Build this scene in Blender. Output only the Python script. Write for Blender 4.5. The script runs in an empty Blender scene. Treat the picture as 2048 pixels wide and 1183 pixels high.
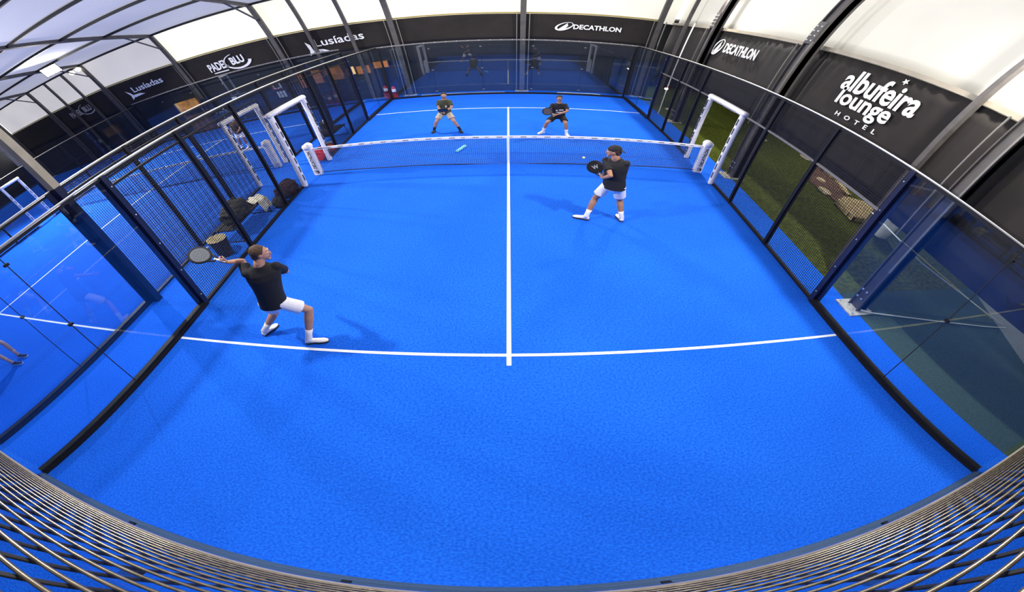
import bpy, bmesh, math, random
from mathutils import Vector, Matrix, Quaternion
random.seed(7)
PI = math.pi
scene = bpy.context.scene
C = scene.collection

# ------------------------------------------------------------------ camera
cd = bpy.data.cameras.new('court_camera')
cam = bpy.data.objects.new('court_camera', cd); C.objects.link(cam)
cd.type = 'PANO'; cd.panorama_type = 'EQUIRECTANGULAR'
cd.longitude_min, cd.longitude_max = -1.15360, 1.14856
cd.latitude_min, cd.latitude_max = -0.90665, 0.81568
cd.clip_start = 0.02; cd.clip_end = 300
R_, U_, F_ = Vector((.99996, -.00858, -.00189)), Vector((.00726, .68496, .72854)), Vector((.00495, .72853, -.685))
cam.matrix_world = Matrix(((R_.x, U_.x, -F_.x, .026), (R_.y, U_.y, -F_.y, -9.9759), (R_.z, U_.z, -F_.z, 4.3933), (0, 0, 0, 1)))
scene.camera = cam

# ------------------------------------------------------------------ world, exposure
w = bpy.data.worlds.new('daylight'); scene.world = w; w.use_nodes = True
bg = w.node_tree.nodes['Background']; bg.inputs[0].default_value = (1.0, .985, .95, 1); bg.inputs[1].default_value = 3.1
vs = scene.view_settings
vs.view_transform = 'Standard'; vs.look = 'None'; vs.exposure = 0.0; vs.gamma = 1.0; vs.use_curve_mapping = False
scene.cycles.max_bounces = 8; scene.cycles.transparent_max_bounces = 24
scene.cycles.use_denoising = True
LAMP_W = 680.0

# ------------------------------------------------------------------ materials
def mat(name, col, rough=.6, metal=0., noise=0., scale=20., spec=.5, bump=0.):
    m = bpy.data.materials.new(name); m.use_nodes = True
    n, l = m.node_tree.nodes, m.node_tree.links
    p = n['Principled BSDF']; p.inputs['Base Color'].default_value = (*col, 1)
    p.inputs['Roughness'].default_value = rough; p.inputs['Metallic'].default_value = metal
    p.inputs['Specular IOR Level'].default_value = spec
    if noise or bump:
        tc = n.new('ShaderNodeTexCoord'); t = n.new('ShaderNodeTexNoise'); t.inputs['Scale'].default_value = scale
        t.inputs['Detail'].default_value = 6
        l.new(tc.outputs['Object'], t.inputs['Vector'])
        if noise:
            r = n.new('ShaderNodeValToRGB')
            r.color_ramp.elements[0].position = .3; r.color_ramp.elements[1].position = .7
            r.color_ramp.elements[0].color = (*[c * (1 - noise) for c in col], 1)
            r.color_ramp.elements[1].color = (*[min(1, c * (1 + noise)) for c in col], 1)
            l.new(t.outputs['Fac'], r.inputs['Fac']); l.new(r.outputs['Color'], p.inputs['Base Color'])
        if bump:
            b = n.new('ShaderNodeBump'); b.inputs['Strength'].default_value = bump; b.inputs['Distance'].default_value = .02
            l.new(t.outputs['Fac'], b.inputs['Height']); l.new(b.outputs['Normal'], p.inputs['Normal'])
    return m

def turf_mat():
    m = bpy.data.materials.new('blue_turf'); m.use_nodes = True
    n, l = m.node_tree.nodes, m.node_tree.links; p = n['Principled BSDF']
    p.inputs['Roughness'].default_value = .95; p.inputs['Specular IOR Level'].default_value = .1
    tc = n.new('ShaderNodeTexCoord')
    a = n.new('ShaderNodeTexNoise'); a.inputs['Scale'].default_value = 38; a.inputs['Detail'].default_value = 8
    b = n.new('ShaderNodeTexNoise'); b.inputs['Scale'].default_value = .55; b.inputs['Detail'].default_value = 5
    for t in (a, b): l.new(tc.outputs['Object'], t.inputs['Vector'])
    r1 = n.new('ShaderNodeValToRGB'); r2 = n.new('ShaderNodeValToRGB')
    r1.color_ramp.elements[0].position = .35; r1.color_ramp.elements[1].position = .65
    r1.color_ramp.elements[0].color = (.005, .080, .56, 1); r1.color_ramp.elements[1].color = (.012, .140, .76, 1)
    r2.color_ramp.elements[0].position = .3; r2.color_ramp.elements[1].position = .72
    r2.color_ramp.elements[0].color = (.90, .90, .92, 1); r2.color_ramp.elements[1].color = (1.2, 1.1, 1.04, 1)
    l.new(a.outputs['Fac'], r1.inputs['Fac']); l.new(b.outputs['Fac'], r2.inputs['Fac'])
    mx = n.new('ShaderNodeMix'); mx.data_type = 'RGBA'; mx.blend_type = 'MULTIPLY'; mx.inputs[0].default_value = 1
    l.new(r1.outputs['Color'], mx.inputs[6]); l.new(r2.outputs['Color'], mx.inputs[7]); l.new(mx.outputs[2], p.inputs['Base Color'])
    return m

def glass_mat(name, tint=(.93, .965, .98), refl=.10):
    m = bpy.data.materials.new(name); m.use_nodes = True
    n, l = m.node_tree.nodes, m.node_tree.links; n.clear()
    o = n.new('ShaderNodeOutputMaterial'); t = n.new('ShaderNodeBsdfTransparent'); t.inputs[0].default_value = (*tint, 1)
    g = n.new('ShaderNodeBsdfGlossy'); g.inputs['Roughness'].default_value = .0; g.inputs['Color'].default_value = (.95, .98, 1, 1)
    ge = n.new('ShaderNodeNewGeometry'); dt = n.new('ShaderNodeVectorMath'); dt.operation = 'DOT_PRODUCT'
    l.new(ge.outputs['Incoming'], dt.inputs[0]); l.new(ge.outputs['Normal'], dt.inputs[1])
    ab = n.new('ShaderNodeMath'); ab.operation = 'ABSOLUTE'; l.new(dt.outputs['Value'], ab.inputs[0])
    iv = n.new('ShaderNodeMath'); iv.operation = 'SUBTRACT'; iv.inputs[0].default_value = 1; l.new(ab.outputs[0], iv.inputs[1])
    pw = n.new('ShaderNodeMath'); pw.operation = 'POWER'; pw.inputs[1].default_value = 5; l.new(iv.outputs[0], pw.inputs[0])
    a = n.new('ShaderNodeMath'); a.operation = 'MULTIPLY_ADD'; a.inputs[1].default_value = .9 - refl; a.inputs[2].default_value = refl
    mx = n.new('ShaderNodeMixShader')
    l.new(pw.outputs[0], a.inputs[0]); l.new(a.outputs[0], mx.inputs[0]); l.new(t.outputs[0], mx.inputs[1]); l.new(g.outputs[0], mx.inputs[2])
    l.new(mx.outputs[0], o.inputs[0]); return m

def membrane_mat(name, trans, diff, tw=.6):
    m = bpy.data.materials.new(name); m.use_nodes = True
    n, l = m.node_tree.nodes, m.node_tree.links; n.clear()
    o = n.new('ShaderNodeOutputMaterial'); t = n.new('ShaderNodeBsdfTranslucent'); d = n.new('ShaderNodeBsdfDiffuse')
    d.inputs[0].default_value = (*diff, 1)
    tc = n.new('ShaderNodeTexCoord'); ns = n.new('ShaderNodeTexNoise'); ns.inputs['Scale'].default_value = .35; ns.inputs['Detail'].default_value = 3
    r = n.new('ShaderNodeValToRGB'); r.color_ramp.elements[0].position = .35; r.color_ramp.elements[1].position = .65
    r.color_ramp.elements[0].color = (*[c * .86 for c in trans], 1); r.color_ramp.elements[1].color = (*trans, 1)
    l.new(tc.outputs['Object'], ns.inputs['Vector']); l.new(ns.outputs['Fac'], r.inputs['Fac']); l.new(r.outputs['Color'], t.inputs[0])
    mx = n.new('ShaderNodeMixShader'); mx.inputs[0].default_value = tw
    l.new(d.outputs[0], mx.inputs[1]); l.new(t.outputs[0], mx.inputs[2]); l.new(mx.outputs[0], o.inputs[0]); return m

def emis(name, col, s):
    m = bpy.data.materials.new(name); m.use_nodes = True
    n, l = m.node_tree.nodes, m.node_tree.links; n.clear()
    e = n.new('ShaderNodeEmission'); e.inputs[0].default_value = (*col, 1); e.inputs[1].default_value = s
    o = n.new('ShaderNodeOutputMaterial'); l.new(e.outputs[0], o.inputs[0]); return m

TURF = turf_mat()
GRASS = mat('green_artificial_grass', (.055, .070, .008), .95, noise=.45, scale=9, spec=.1)
GRASS_GREYED = mat('glass_greyed_grass', (.040, .068, .045), .9, noise=.2, scale=30, spec=.2)  # grass too, greyed in its colour for the reflection in the glass before it
DARKGROUND = mat('dark_paving', (.02, .03, .05), .8, noise=.3, scale=4)
LINE = mat('white_line_paint', (.88, .90, .92), .7)
GLASS = glass_mat('court_glass', refl=.065)
GLASS_SIDE = glass_mat('side_glass', tint=(.87, .92, .97), refl=.03)
STEEL = mat('black_steel', (.007, .007, .010), .6, noise=.15, scale=12, spec=.25)
NAVY = mat('navy_steel', (.008, .012, .040), .5, noise=.15, scale=8, spec=.3)
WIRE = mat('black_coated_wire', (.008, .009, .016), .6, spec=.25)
WIRE_NEAR = mat('lit_wire', (.27, .225, .155), .26, noise=.3, scale=60, metal=.8)  # light caught by the horizontal wires is put into this paler colour
RAIL = mat('bright_steel_rail', (.78, .76, .66), .3, metal=.35)
ALU = mat('dull_aluminium', (.20, .19, .17), .45, metal=.3, noise=.1)
TAN = mat('tan_metal', (.34, .30, .22), .55, noise=.12, scale=3)
COLM = mat('brown_grey_column_metal', (.075, .068, .065), .5, noise=.2, scale=4)
SKIRT = mat('dark_brown_banner_fabric', (.014, .0105, .0085), .88, noise=.3, scale=1.6, bump=.3)
SKIRT_LOW = mat('black_wall_fabric', (.010, .011, .016), .7, noise=.3, scale=1.5)
BOLT = mat('galvanised_bolt', (.8, .8, .78), .35, metal=.6)
PLATE = mat('galvanised_plate', (.52, .50, .44), .5, metal=.3, noise=.25, scale=14)
PAD = mat('white_vinyl_padding', (.82, .80, .79), .5, noise=.06, scale=8, bump=.2)
PADTXT = mat('black_print', (.015, .015, .018), .6)
WHITETXT = mat('white_print', (.95, .94, .90), .6)
NETM = mat('net_cord', (.035, .065, .15), .8)
CORD = mat('black_cord', (.008, .008, .01), .7)
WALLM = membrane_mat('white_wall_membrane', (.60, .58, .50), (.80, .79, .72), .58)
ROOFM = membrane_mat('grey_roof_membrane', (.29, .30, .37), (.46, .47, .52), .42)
WALL_SHADED = membrane_mat('shaded_wall_membrane', (.36, .355, .38), (.45, .45, .47), .5)  # same wall fabric, dimmer daylight on the left bays put into its colour
SKIN = mat('skin', (.48, .25, .16), .55, noise=.08, scale=9)
SKIN_D = mat('tanned_skin', (.40, .20, .12), .55, noise=.08, scale=9)
HAIR = mat('brown_hair', (.060, .028, .012), .7, noise=.5, scale=60, bump=.6)
HAIR_D = mat('dark_hair', (.018, .012, .010), .7, noise=.4, scale=60, bump=.6)
BLACKC = mat('black_fabric', (.009, .009, .012), .85, noise=.25, scale=7, bump=.25)
WHITEC = mat('white_fabric', (.82, .81, .83), .85, noise=.07, scale=7, bump=.3)
OLIVEC = mat('olive_fabric', (.055, .062, .030), .85, noise=.25, scale=8, bump=.25)
KHAKIC = mat('beige_fabric', (.50, .42, .32), .85, noise=.12, scale=8, bump=.25)
SHOEW = mat('white_shoe', (.78, .77, .74), .5)
SOLE = mat('dark_sole', (.02, .02, .025), .6)
EYE = mat('eye_white', (.8, .8, .8), .3); IRIS = mat('iris', (.03, .02, .015), .3); LIPS = mat('lips', (.38, .12, .10), .5)

# ------------------------------------------------------------------ mesh helpers
class MB:
    def __init__(s): s.v = []; s.f = []
    def add(s, vs_, fs):
        o = len(s.v); s.v += [tuple(v) for v in vs_]; s.f += [tuple(i + o for i in f) for f in fs]; return s
    def box(s, lo, hi):
        x0, y0, z0 = lo; x1, y1, z1 = hi
        return s.add([(x0,y0,z0),(x1,y0,z0),(x1,y1,z0),(x0,y1,z0),(x0,y0,z1),(x1,y0,z1),(x1,y1,z1),(x0,y1,z1)],
                     [(0,3,2,1),(4,5,6,7),(0,1,5,4),(1,2,6,5),(2,3,7,6),(3,0,4,7)])
    def bar(s, a, b, w, h, up=(0, 0, 1)):
        a, b = Vector(a), Vector(b); d = (b - a).normalized(); u = Vector(up)
        if abs(d.dot(u)) > .98: u = Vector((0, 1, 0))
        x = d.cross(u).normalized(); y = x.cross(d).normalized()
        vs_ = [p + x * (sx * w / 2) + y * (sy * h / 2) for p in (a, b) for sx, sy in ((-1,-1),(1,-1),(1,1),(-1,1))]
        return s.add(vs_, [(0,3,2,1),(4,5,6,7),(0,1,5,4),(1,2,6,5),(2,3,7,6),(3,0,4,7)])
    def tube(s, pts, r, seg=10, caps=True):
        pts = [Vector(p) for p in pts]; rr = r if isinstance(r, (list, tuple)) else [r] * len(pts)
        t = (pts[1] - pts[0]).normalized(); u = Vector((0, 0, 1)) if abs(t.z) < .9 else Vector((0, 1, 0))
        x = t.cross(u).normalized(); vs_ = []; fs = []
        for i, p in enumerate(pts):
            if i == 0: d = (pts[1] - p)
            elif i == len(pts) - 1: d = (p - pts[i - 1])
            else: d = (pts[i + 1] - pts[i - 1])
            d.normalize(); x = (x - d * x.dot(d)).normalized(); y = d.cross(x)
            q = rr[i]; qx, qy = q if isinstance(q, (list, tuple)) else (q, q)
            vs_ += [p + x * (qx * math.cos(2*PI*k/seg)) + y * (qy * math.sin(2*PI*k/seg)) for k in range(seg)]
        for i in range(len(pts) - 1):
            for k in range(seg):
                a, b = i*seg + k, i*seg + (k+1) % seg; fs.append((a, b, b + seg, a + seg))
        if caps: fs += [tuple(range(seg))[::-1], tuple(range((len(pts)-1)*seg, len(pts)*seg))]
        return s.add(vs_, fs)
    def ball(s, c, r, rot=None, nu=16, nv=10, f=None):
        c = Vector(c); r = r if isinstance(r, (list, tuple)) else (r, r, r); vs_ = []; fs = []
        for j in range(nv + 1):
            th = PI * j / nv
            for i in range(nu):
                ph = 2*PI*i/nu; p = Vector((r[0]*math.sin(th)*math.cos(ph), r[1]*math.sin(th)*math.sin(ph), r[2]*math.cos(th)))
                if f: p = f(p)
                if rot is not None: p = rot @ p
                vs_.append(c + p)
        for j in range(nv):
            for i in range(nu):
                a, b = j*nu + i, j*nu + (i+1) % nu; fs.append((a, a + nu, b + nu, b))
        return s.add(vs_, fs)
    def poly(s, pts, t=(0, 0, .01)):
        t = Vector(t); p0 = [Vector(p) for p in pts]; n = len(p0); vs_ = p0 + [p + t for p in p0]
        return s.add(vs_, [tuple(range(n))[::-1], tuple(range(n, 2*n))] + [(i, (i+1) % n, (i+1) % n + n, i + n) for i in range(n)])

def obj(name, mb, m, parent=None, smooth=False, bevel=0, weld=False):
    me = bpy.data.meshes.new(name)
    off = Vector((0, 0, 0)); q = parent
    while q is not None: off += q.location; q = q.parent
    me.from_pydata([tuple(Vector(v) - off) for v in mb.v], [], mb.f)
    bm = bmesh.new(); bm.from_mesh(me)
    if weld: bmesh.ops.remove_doubles(bm, verts=bm.verts, dist=1e-5)
    bmesh.ops.recalc_face_normals(bm, faces=bm.faces); bm.to_mesh(me); bm.free()
    o = bpy.data.objects.new(name, me); C.objects.link(o); o.data.materials.append(m)
    if smooth:
        for p in me.polygons: p.use_smooth = True
    if bevel:
        b = o.modifiers.new('bevel', 'BEVEL'); b.width = bevel; b.segments = 2; b.limit_method = 'ANGLE'
    if parent is not None: o.parent = parent
    return o

def tag(o, label=None, cat=None, group=None, kind=None):
    if label: o['label'] = label
    if cat: o['category'] = cat
    if group: o['group'] = group
    if kind: o['kind'] = kind
    return o

def thing(name, label, cat, loc=(0, 0, 0), group=None):
    o = bpy.data.objects.new(name, None); C.objects.link(o); o.location = loc; o.empty_display_size = .1
    return tag(o, label, cat, group)

def dup(root, delta, label=None, name=None):
    r = root.copy(); C.objects.link(r); r.location = root.location + Vector(delta)
    if label: r['label'] = label
    for ch in list(root.children):
        c = ch.copy(); C.objects.link(c); c.parent = r
        for g in ch.children:
            d = g.copy(); C.objects.link(d); d.parent = c
    return r

def struct(name, mb, m, **k):
    return tag(obj(name, mb, m, **k), kind='structure')

# text as thin solid mesh: body fitted in a box; o = lower-left corner, ax = writing direction*width, up = vector*height
def text_mesh(name, body, o, ax, up, m, parent, bold=.0, shear=0., depth=.006, spacing=1.0):
    cu = bpy.data.curves.new('t', 'FONT'); cu.body = body; cu.size = 1; cu.extrude = 0; cu.offset = bold; cu.shear = shear
    cu.space_character = spacing; cu.resolution_u = 3
    to = bpy.data.objects.new('t', cu); C.objects.link(to)
    dg = bpy.context.evaluated_depsgraph_get(); dg.update()
    me = bpy.data.meshes.new_from_object(to.evaluated_get(dg)); bpy.data.objects.remove(to)
    xs = [v.co.x for v in me.vertices]; ys = [v.co.y for v in me.vertices]
    x0, x1, y0, y1 = min(xs), max(xs), min(ys), max(ys)
    ax, up, o = Vector(ax), Vector(up), Vector(o); nrm = ax.cross(up).normalized() * depth
    mb = MB(); nv = len(me.vertices)
    P = [o + ax * ((v.co.x - x0) / (x1 - x0)) + up * ((v.co.y - y0) / (y1 - y0)) for v in me.vertices]
    fs = [tuple(p.vertices) for p in me.polygons]
    ec = {}
    for f in fs:
        for i in range(len(f)):
            e = (f[i], f[(i + 1) % len(f)]); ec[e] = 1
    side = [(a, b, b + nv, a + nv) for (a, b) in ec if (b, a) not in ec]
    mb.add(P + [p + nrm for p in P], [f[::-1] for f in fs] + [tuple(i + nv for i in f) for f in fs] + side)
    bpy.data.meshes.remove(me)
    return obj(name, mb, m, parent)

def curve_ribbon(mb, fn, n, w, nrm, t=.006):
    """flat ribbon along fn(k) (points in a plane with normal nrm), width w(k)"""
    nrm = Vector(nrm).normalized(); pts = [Vector(fn(i / n)) for i in range(n + 1)]; L = []
    for i, p in enumerate(pts):
        d = (pts[min(n, i+1)] - pts[max(0, i-1)]).normalized(); s_ = d.cross(nrm); ww = w(i / n) if callable(w) else w
        L += [p - s_ * ww / 2, p + s_ * ww / 2, p - s_ * ww / 2 + nrm * t, p + s_ * ww / 2 + nrm * t]
    fs = []
    for i in range(n):
        a = 4 * i; b = a + 4
        fs += [(a, a+1, b+1, b), (a+2, b+2, b+3, a+3), (a, b, b+2, a+2), (a+1, a+3, b+3, b+1)]
    fs += [(0, 2, 3, 1), (4*n, 4*n+1, 4*n+3, 4*n+2)]
    return mb.add(L, fs)

def emblem(o, ax, up, m, parent, name='emblem'):
    """tilted oval ring around a white peak; o = centre, ax/up = half-extent vectors"""
    o, ax, up = Vector(o), Vector(ax), Vector(up); n = ax.cross(up).normalized(); mb = MB()
    X, Y = ax * 1.0 + up * .35, up * .95
    curve_ribbon(mb, lambda t: o + X * math.cos(2*PI*t) + Y * math.sin(2*PI*t), 28, lambda t: up.length * (.26 + .16 * math.cos(2*PI*(t - .62))), n)
    mb.poly([o + X*a + Y*b for a, b in ((-.75, -.55), (.35, .72), (.38, -.1), (.52, .05), (.1, -.8), (-.4, -.8))], n * .006)
    return obj(name, mb, m, parent)

# ------------------------------------------------------------------ dimensions
WL, WR, YB, YF, H = -4.754, 4.699, -10.31, 10.43, 3.29
C2R, C2L = -6.23, -17.6

# ------------------------------------------------------------------ floor and ground
struct('floor', MB().box((-34, -14, -.3), (5.52, 11.6, 0)), TURF)
struct('ground', MB().box((5.52, -5.8, -.3), (16.0, 16, -.004)), GRASS)
struct('ground.001', MB().box((5.52, -14, -.3), (10.1, -5.8, -.006)), GRASS_GREYED)
struct('ground.002', MB().box((10.1, -14, -.31), (24, -5.8, -.012)), DARKGROUND)
struct('ground.003', MB().box((16.0, -5.8, -.31), (24, 16, -.012)), DARKGROUND)

# court markings: painted lines of one court move together
def lines(xl, xr, xc, y0, y1, label, strip=None):
    t = thing('court_line_marking', label, 'court marking', (xc, 0, 0))
    z0, z1 = -.001, .004
    obj('service_line', MB().box((xl, y0 - .025, z0), (xr, y0 + .025, z1)), LINE, t)
    obj('service_line', MB().box((xl, y1 - .025, z0), (xr, y1 + .025, z1)), LINE, t)
    obj('center_line', MB().box((xc - .0275, y0 - .19, z0), (xc + .0275, y0 - .025, z1)).box((xc - .0275, y0 + .025, z0), (xc + .0275, y1 - .025, z1)).box((xc - .0275, y1 + .025, z0), (xc + .0275, y1 + .12, z1)), LINE, t)
    return t
lines(WL + .03, WR - .03, -.005, -6.98, 7.07, 'white painted service and centre lines on the court with the four players')
lines(C2L, C2R - .03, -11.6, -7.0, 7.07, 'white painted lines on the neighbouring court seen through the fences')

# ------------------------------------------------------------------ fences and glass
def grid_wires(mb, x, y0, y1, z0, z1, r, sp=.05, axis='y'):
    n = int(round((y1 - y0) / sp)); k = int(round((z1 - z0) / sp))
    for i in range(n + 1):
        c = y0 + (y1 - y0) * i / n
        a, b = ((x, c, z0), (x, c, z1)) if axis == 'y' else ((c, x, z0), (c, x, z1))
        mb.bar(a, b, r, r)
    for i in range(k + 1):
        c = z0 + (z1 - z0) * i / k
        a, b = ((x, y0, c), (x, y1, c)) if axis == 'y' else ((y0, x, c), (y1, x, c))
        mb.bar(a, b, r, r)
    return mb

def post(x, y, h, parent, w=.08, d=.08, m=STEEL, foot=True):
    obj('post', MB().box((x - w/2, y - d/2, 0), (x + w/2, y + d/2, h)), m, parent)

def pane(name, x0, y0, x1, y1, z0, z1, m, parent, th=.012):
    return obj(name, MB().bar((x0, y0, (z0+z1)/2), (x1, y1, (z0+z1)/2), th, z1 - z0), m, parent)

def side_fence(x, out, ya, yb, door, label, label_g1, label_g2, mid, midm, posts, doorh, wr=.0066, rail=RAIL):
    """x = court-side face; out = direction away from the court"""
    xc = x + out * .05
    t = thing('mesh_fence', label, 'fence', (xc, 0, 0))
    for y in posts: post(xc, y, H, t)
    d0, d1 = door
    P = sorted(set([ya] + posts + [yb]))
    segs = []
    for a, b in zip([ya, d1], [d0, yb]):
        q = [a] + [y for y in posts if a + .2 < y < b - .2] + [b]
        segs += list(zip(q[:-1], q[1:]))
    for a, b in segs:
        obj('mesh_panel', grid_wires(MB(), xc, a, b, .06, H - .06, wr), WIRE, t)
    if doorh < H - .2:
        obj('mesh_panel', grid_wires(MB(), xc, d0, d1, doorh + .1, H - .04, wr), WIRE, t)
    for e0, e1 in ((ya, d0), (d1, yb)):
        obj('base_rail', MB().box((xc - .035, e0, 0), (xc + .035, e1, .06)), STEEL, t)
        if mid: obj('mid_rail', MB().box((xc - .02, e0, mid - .02), (xc + .02, e1, mid + .02)), midm, t)
    obj('top_rail', MB().tube([(xc, YB, H + .012), (xc, YF, H + .012)], .017, 12), rail, t, smooth=True)
    obj('under_rail', MB().box((xc - .025, YB, H - .06), (xc + .025, YF, H - .012)), STEEL, t)
    # glass ends of the side wall
    for k, (a, b, sea, lab) in enumerate(((YB, ya, [-8.15], label_g1), (yb, YF, [8.2], label_g2))):
        g = thing('glass_wall', lab, 'glass wall', (xc, (a + b) / 2, 0))
        q = [a + .03] + sea + [b - .07 if k == 0 else b - .03]
        if k == 1: q[0] = a + .07
        for i, (c, d) in enumerate(zip(q[:-1], q[1:])):
            pane('glass_pane', xc, c + .006, xc, d - .006, .08, H - .05, GLASS_SIDE, g)
        obj('base_frame', MB().box((xc - .07, a, 0), (xc + .07, b, .05)).box((xc - .045, a, .05), (xc + .045, b, .11)), STEEL, g)
        yp = ya if k == 0 else yb
        obj('flanged_post', MB().box((xc - .05, yp - .05, 0), (xc + .05, yp + .05, H)).box((xc + out * .0 - .008 + out*.05, yp - (.13 if k == 0 else .02), 0), (xc + .008 + out*.05, yp + (.02 if k == 0 else .13), H)), NAVY, g)
        for yy in sea:
            for z in (1.71, 3.05): obj('clamp', MB().box((xc - .03, yy - .035, z - .02), (xc + .03, yy + .035, z + .02)), STEEL, g)
        cl = MB()
        for z in (.3, 1.0, 1.7, 2.4, 3.05): cl.ball((xc - out * .058, yp + (-.0 if k else 0), z), .012, nu=8, nv=6)
        obj('post_bolts', cl, BOLT, g)
        obj('seam', MB().box((xc - .007, sea[0] - .006, .1), (xc + .007, sea[0] + .006, H - .05)), CORD, g)
    return t

PS = [-6, -4, -2, 2.2, 4.1, 6.1]
side_fence(WL, -1, -6, 6.1, (-.87, 1.2), 'black wire mesh side fence between the two courts, nearer of the pair', 'tall glass side panels at the left, nearest the lunging player', 'glass end of the left side wall beside the far bench', 3.05, STEEL, PS, 2.45)
side_fence(WR, 1, -6, 6.1, (-.87, 1.19), 'black wire mesh side fence on the right with the green grass behind it', 'tall glass side panels in front of the white bin at the right', 'glass end of the right side wall at the far corner of the court', 2.36, ALU, PS, 2.41)
side_fence(C2R, 1, -6, 6.1, (-.6, 1.5), 'wire mesh fence of the neighbouring court, farther of the pair behind the benches', 'glass side panels of the neighbouring court, near end', 'glass side panels of the neighbouring court, far end', 3.05, STEEL, [-6, -3.85, -1.9, 2.2, 4.1, 6.1], 2.45)
side_fence(C2L, -1, -6, 6.1, (-.45, .75), 'dark mesh fence on the outer side of the neighbouring court', 'glass panels at the outer near corner of the neighbouring court', 'glass panels at the outer far corner of the neighbouring court', 2.0, STEEL, [-6, -4, -2, 2.2, 4.1, 6.1], 2.45, rail=ALU)

def back_glass(y, x0, x1, n, label, zr=H, refl=GLASS, out=1):
    g = thing('glass_wall', label, 'glass wall', ((x0 + x1) / 2, y, 0))
    xs = [x0 + (x1 - x0) * i / n for i in range(n + 1)]
    for a, b in zip(xs[:-1], xs[1:]):
        pane('glass_pane', a + .008, y + out * .03, b - .008, y + out * .03, .1, zr - .05, refl, g)
    obj('base_frame', MB().box((x0, y, 0), (x1, y + out * .12, .05) if out > 0 else (x1, y + .01, .05)).box((x0, min(y, y + out*.08), .05), (x1, max(y, y + out*.08), .1)), STEEL, g)
    for i, x in enumerate(xs):
        if i in (0, n): obj('corner_post', MB().box((x - .04, y + .01, 0), (x + .04, y + .09, zr)), STEEL, g)
        else:
            for z in (.3, 1.6, 2.9): obj('clamp', MB().box((x - .04, y, z), (x + .04, y + .06, z + .04)), ALU, g)
    obj('top_rail', MB().box((x0 - .04, y, zr - .04), (x1 + .04, y + .07, zr + .03)), ALU, g)
    b = MB()
    for i in range(24): b.ball((x0 + (x1 - x0) * (i + .5) / 24, y - .005, zr), .018, nu=8, nv=6)
    obj('rail_bolts', b, BOLT, g)
    return g
back_glass(YF, WL, WR, 5, 'glass back wall at the far end behind the two facing players')
back_glass(YF, C2L, C2R, 6, 'far glass back wall of the neighbouring court', zr=3.5)

# near back wall: only its foot and the wire mesh above it are seen
g = thing('glass_wall', 'near glass back wall whose foot runs along the bottom of the view', 'glass wall', (0, YB, 0))
for a, b in zip([WL + i * (WR - WL) / 5 for i in range(5)], [WL + (i + 1) * (WR - WL) / 5 for i in range(5)]):
    pane('glass_pane', a + .01, YB - .05, b - .01, YB - .05, .08, 3.0, GLASS_SIDE, g)
obj('base_frame', MB().box((WL, YB - .10, 0), (WR, YB, .04)).box((WL, YB - .08, .04), (WR, YB - .02, .08)), mat('reflection_blue_frame', (.05, .10, .20), .4, metal=.3), g)  # blue-grey colour stands for reflections in the glass
for i in (1, 2, 3, 4):
    x = WL + i * (WR - WL) / 5
    for z in (.3, 2.7): obj('clamp', MB().box((x - .03, YB - .08, z), (x + .03, YB - .03, z + .04)), STEEL, g)
pane('glass_pane', C2L, YB - .05, C2R, YB - .05, .08, 3.0, GLASS_SIDE, g)
t = thing('mesh_fence', 'wire mesh right below the viewpoint, across both bottom corners', 'fence', (0, -10.088, 3.3))
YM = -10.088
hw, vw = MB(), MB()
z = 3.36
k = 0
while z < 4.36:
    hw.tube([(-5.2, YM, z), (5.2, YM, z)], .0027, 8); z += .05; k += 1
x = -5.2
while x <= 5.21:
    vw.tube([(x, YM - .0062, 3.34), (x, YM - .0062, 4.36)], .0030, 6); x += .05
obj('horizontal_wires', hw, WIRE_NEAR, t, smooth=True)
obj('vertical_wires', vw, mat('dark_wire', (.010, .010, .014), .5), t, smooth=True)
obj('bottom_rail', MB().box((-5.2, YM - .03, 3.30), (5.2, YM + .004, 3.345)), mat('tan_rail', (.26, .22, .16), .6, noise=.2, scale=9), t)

# ------------------------------------------------------------------ padded door frames
def padded_frame(x, y0, y1, top, label, r=.075, marks=1, txt=None, side=1):
    t = thing('padded_door_frame', label, 'padded frame', (x, (y0 + y1) / 2, 0))
    for y in (y0, y1):
        a = obj('post_padding', MB().tube([(x, y, .02), (x, y, .06), (x, y, top - .06), (x, y, top)], [r*.9, r, r, r*.9], 14), PAD, t, smooth=True)
    obj('lintel_padding', MB().tube([(x, y0 - r, top + .02), (x, y1 + r, top + .02)], r * 1.1, 14), PAD, t, smooth=True)
    s_ = MB()
    for y in (y0, y1):
        for i in range(7): s_.box((x + side * r * .86, y - .018 - r * .3, .25 + i * .3), (x + side * r * 1.03, y + .014 - r * .3, .25 + i * .3 + .2))
    obj('lacing', s_, PADTXT, t)
    return t
fL = padded_frame(WL + .02, -.87, 1.2, 2.47, 'white padded door frame in the left fence, beside the net post')
fR = padded_frame(WR - .02, -.87, 1.19, 2.41, 'white padded door frame in the right fence, opening onto the grass', side=-1)
f2 = padded_frame(C2R + .02, -.45, 1.5, 2.45, 'white padded door frame of the farther fence, behind the left door frame')
f3 = padded_frame(C2L, -.45, .62, 2.85, 'white padded door frame at the outer side of the neighbouring court')
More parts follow.
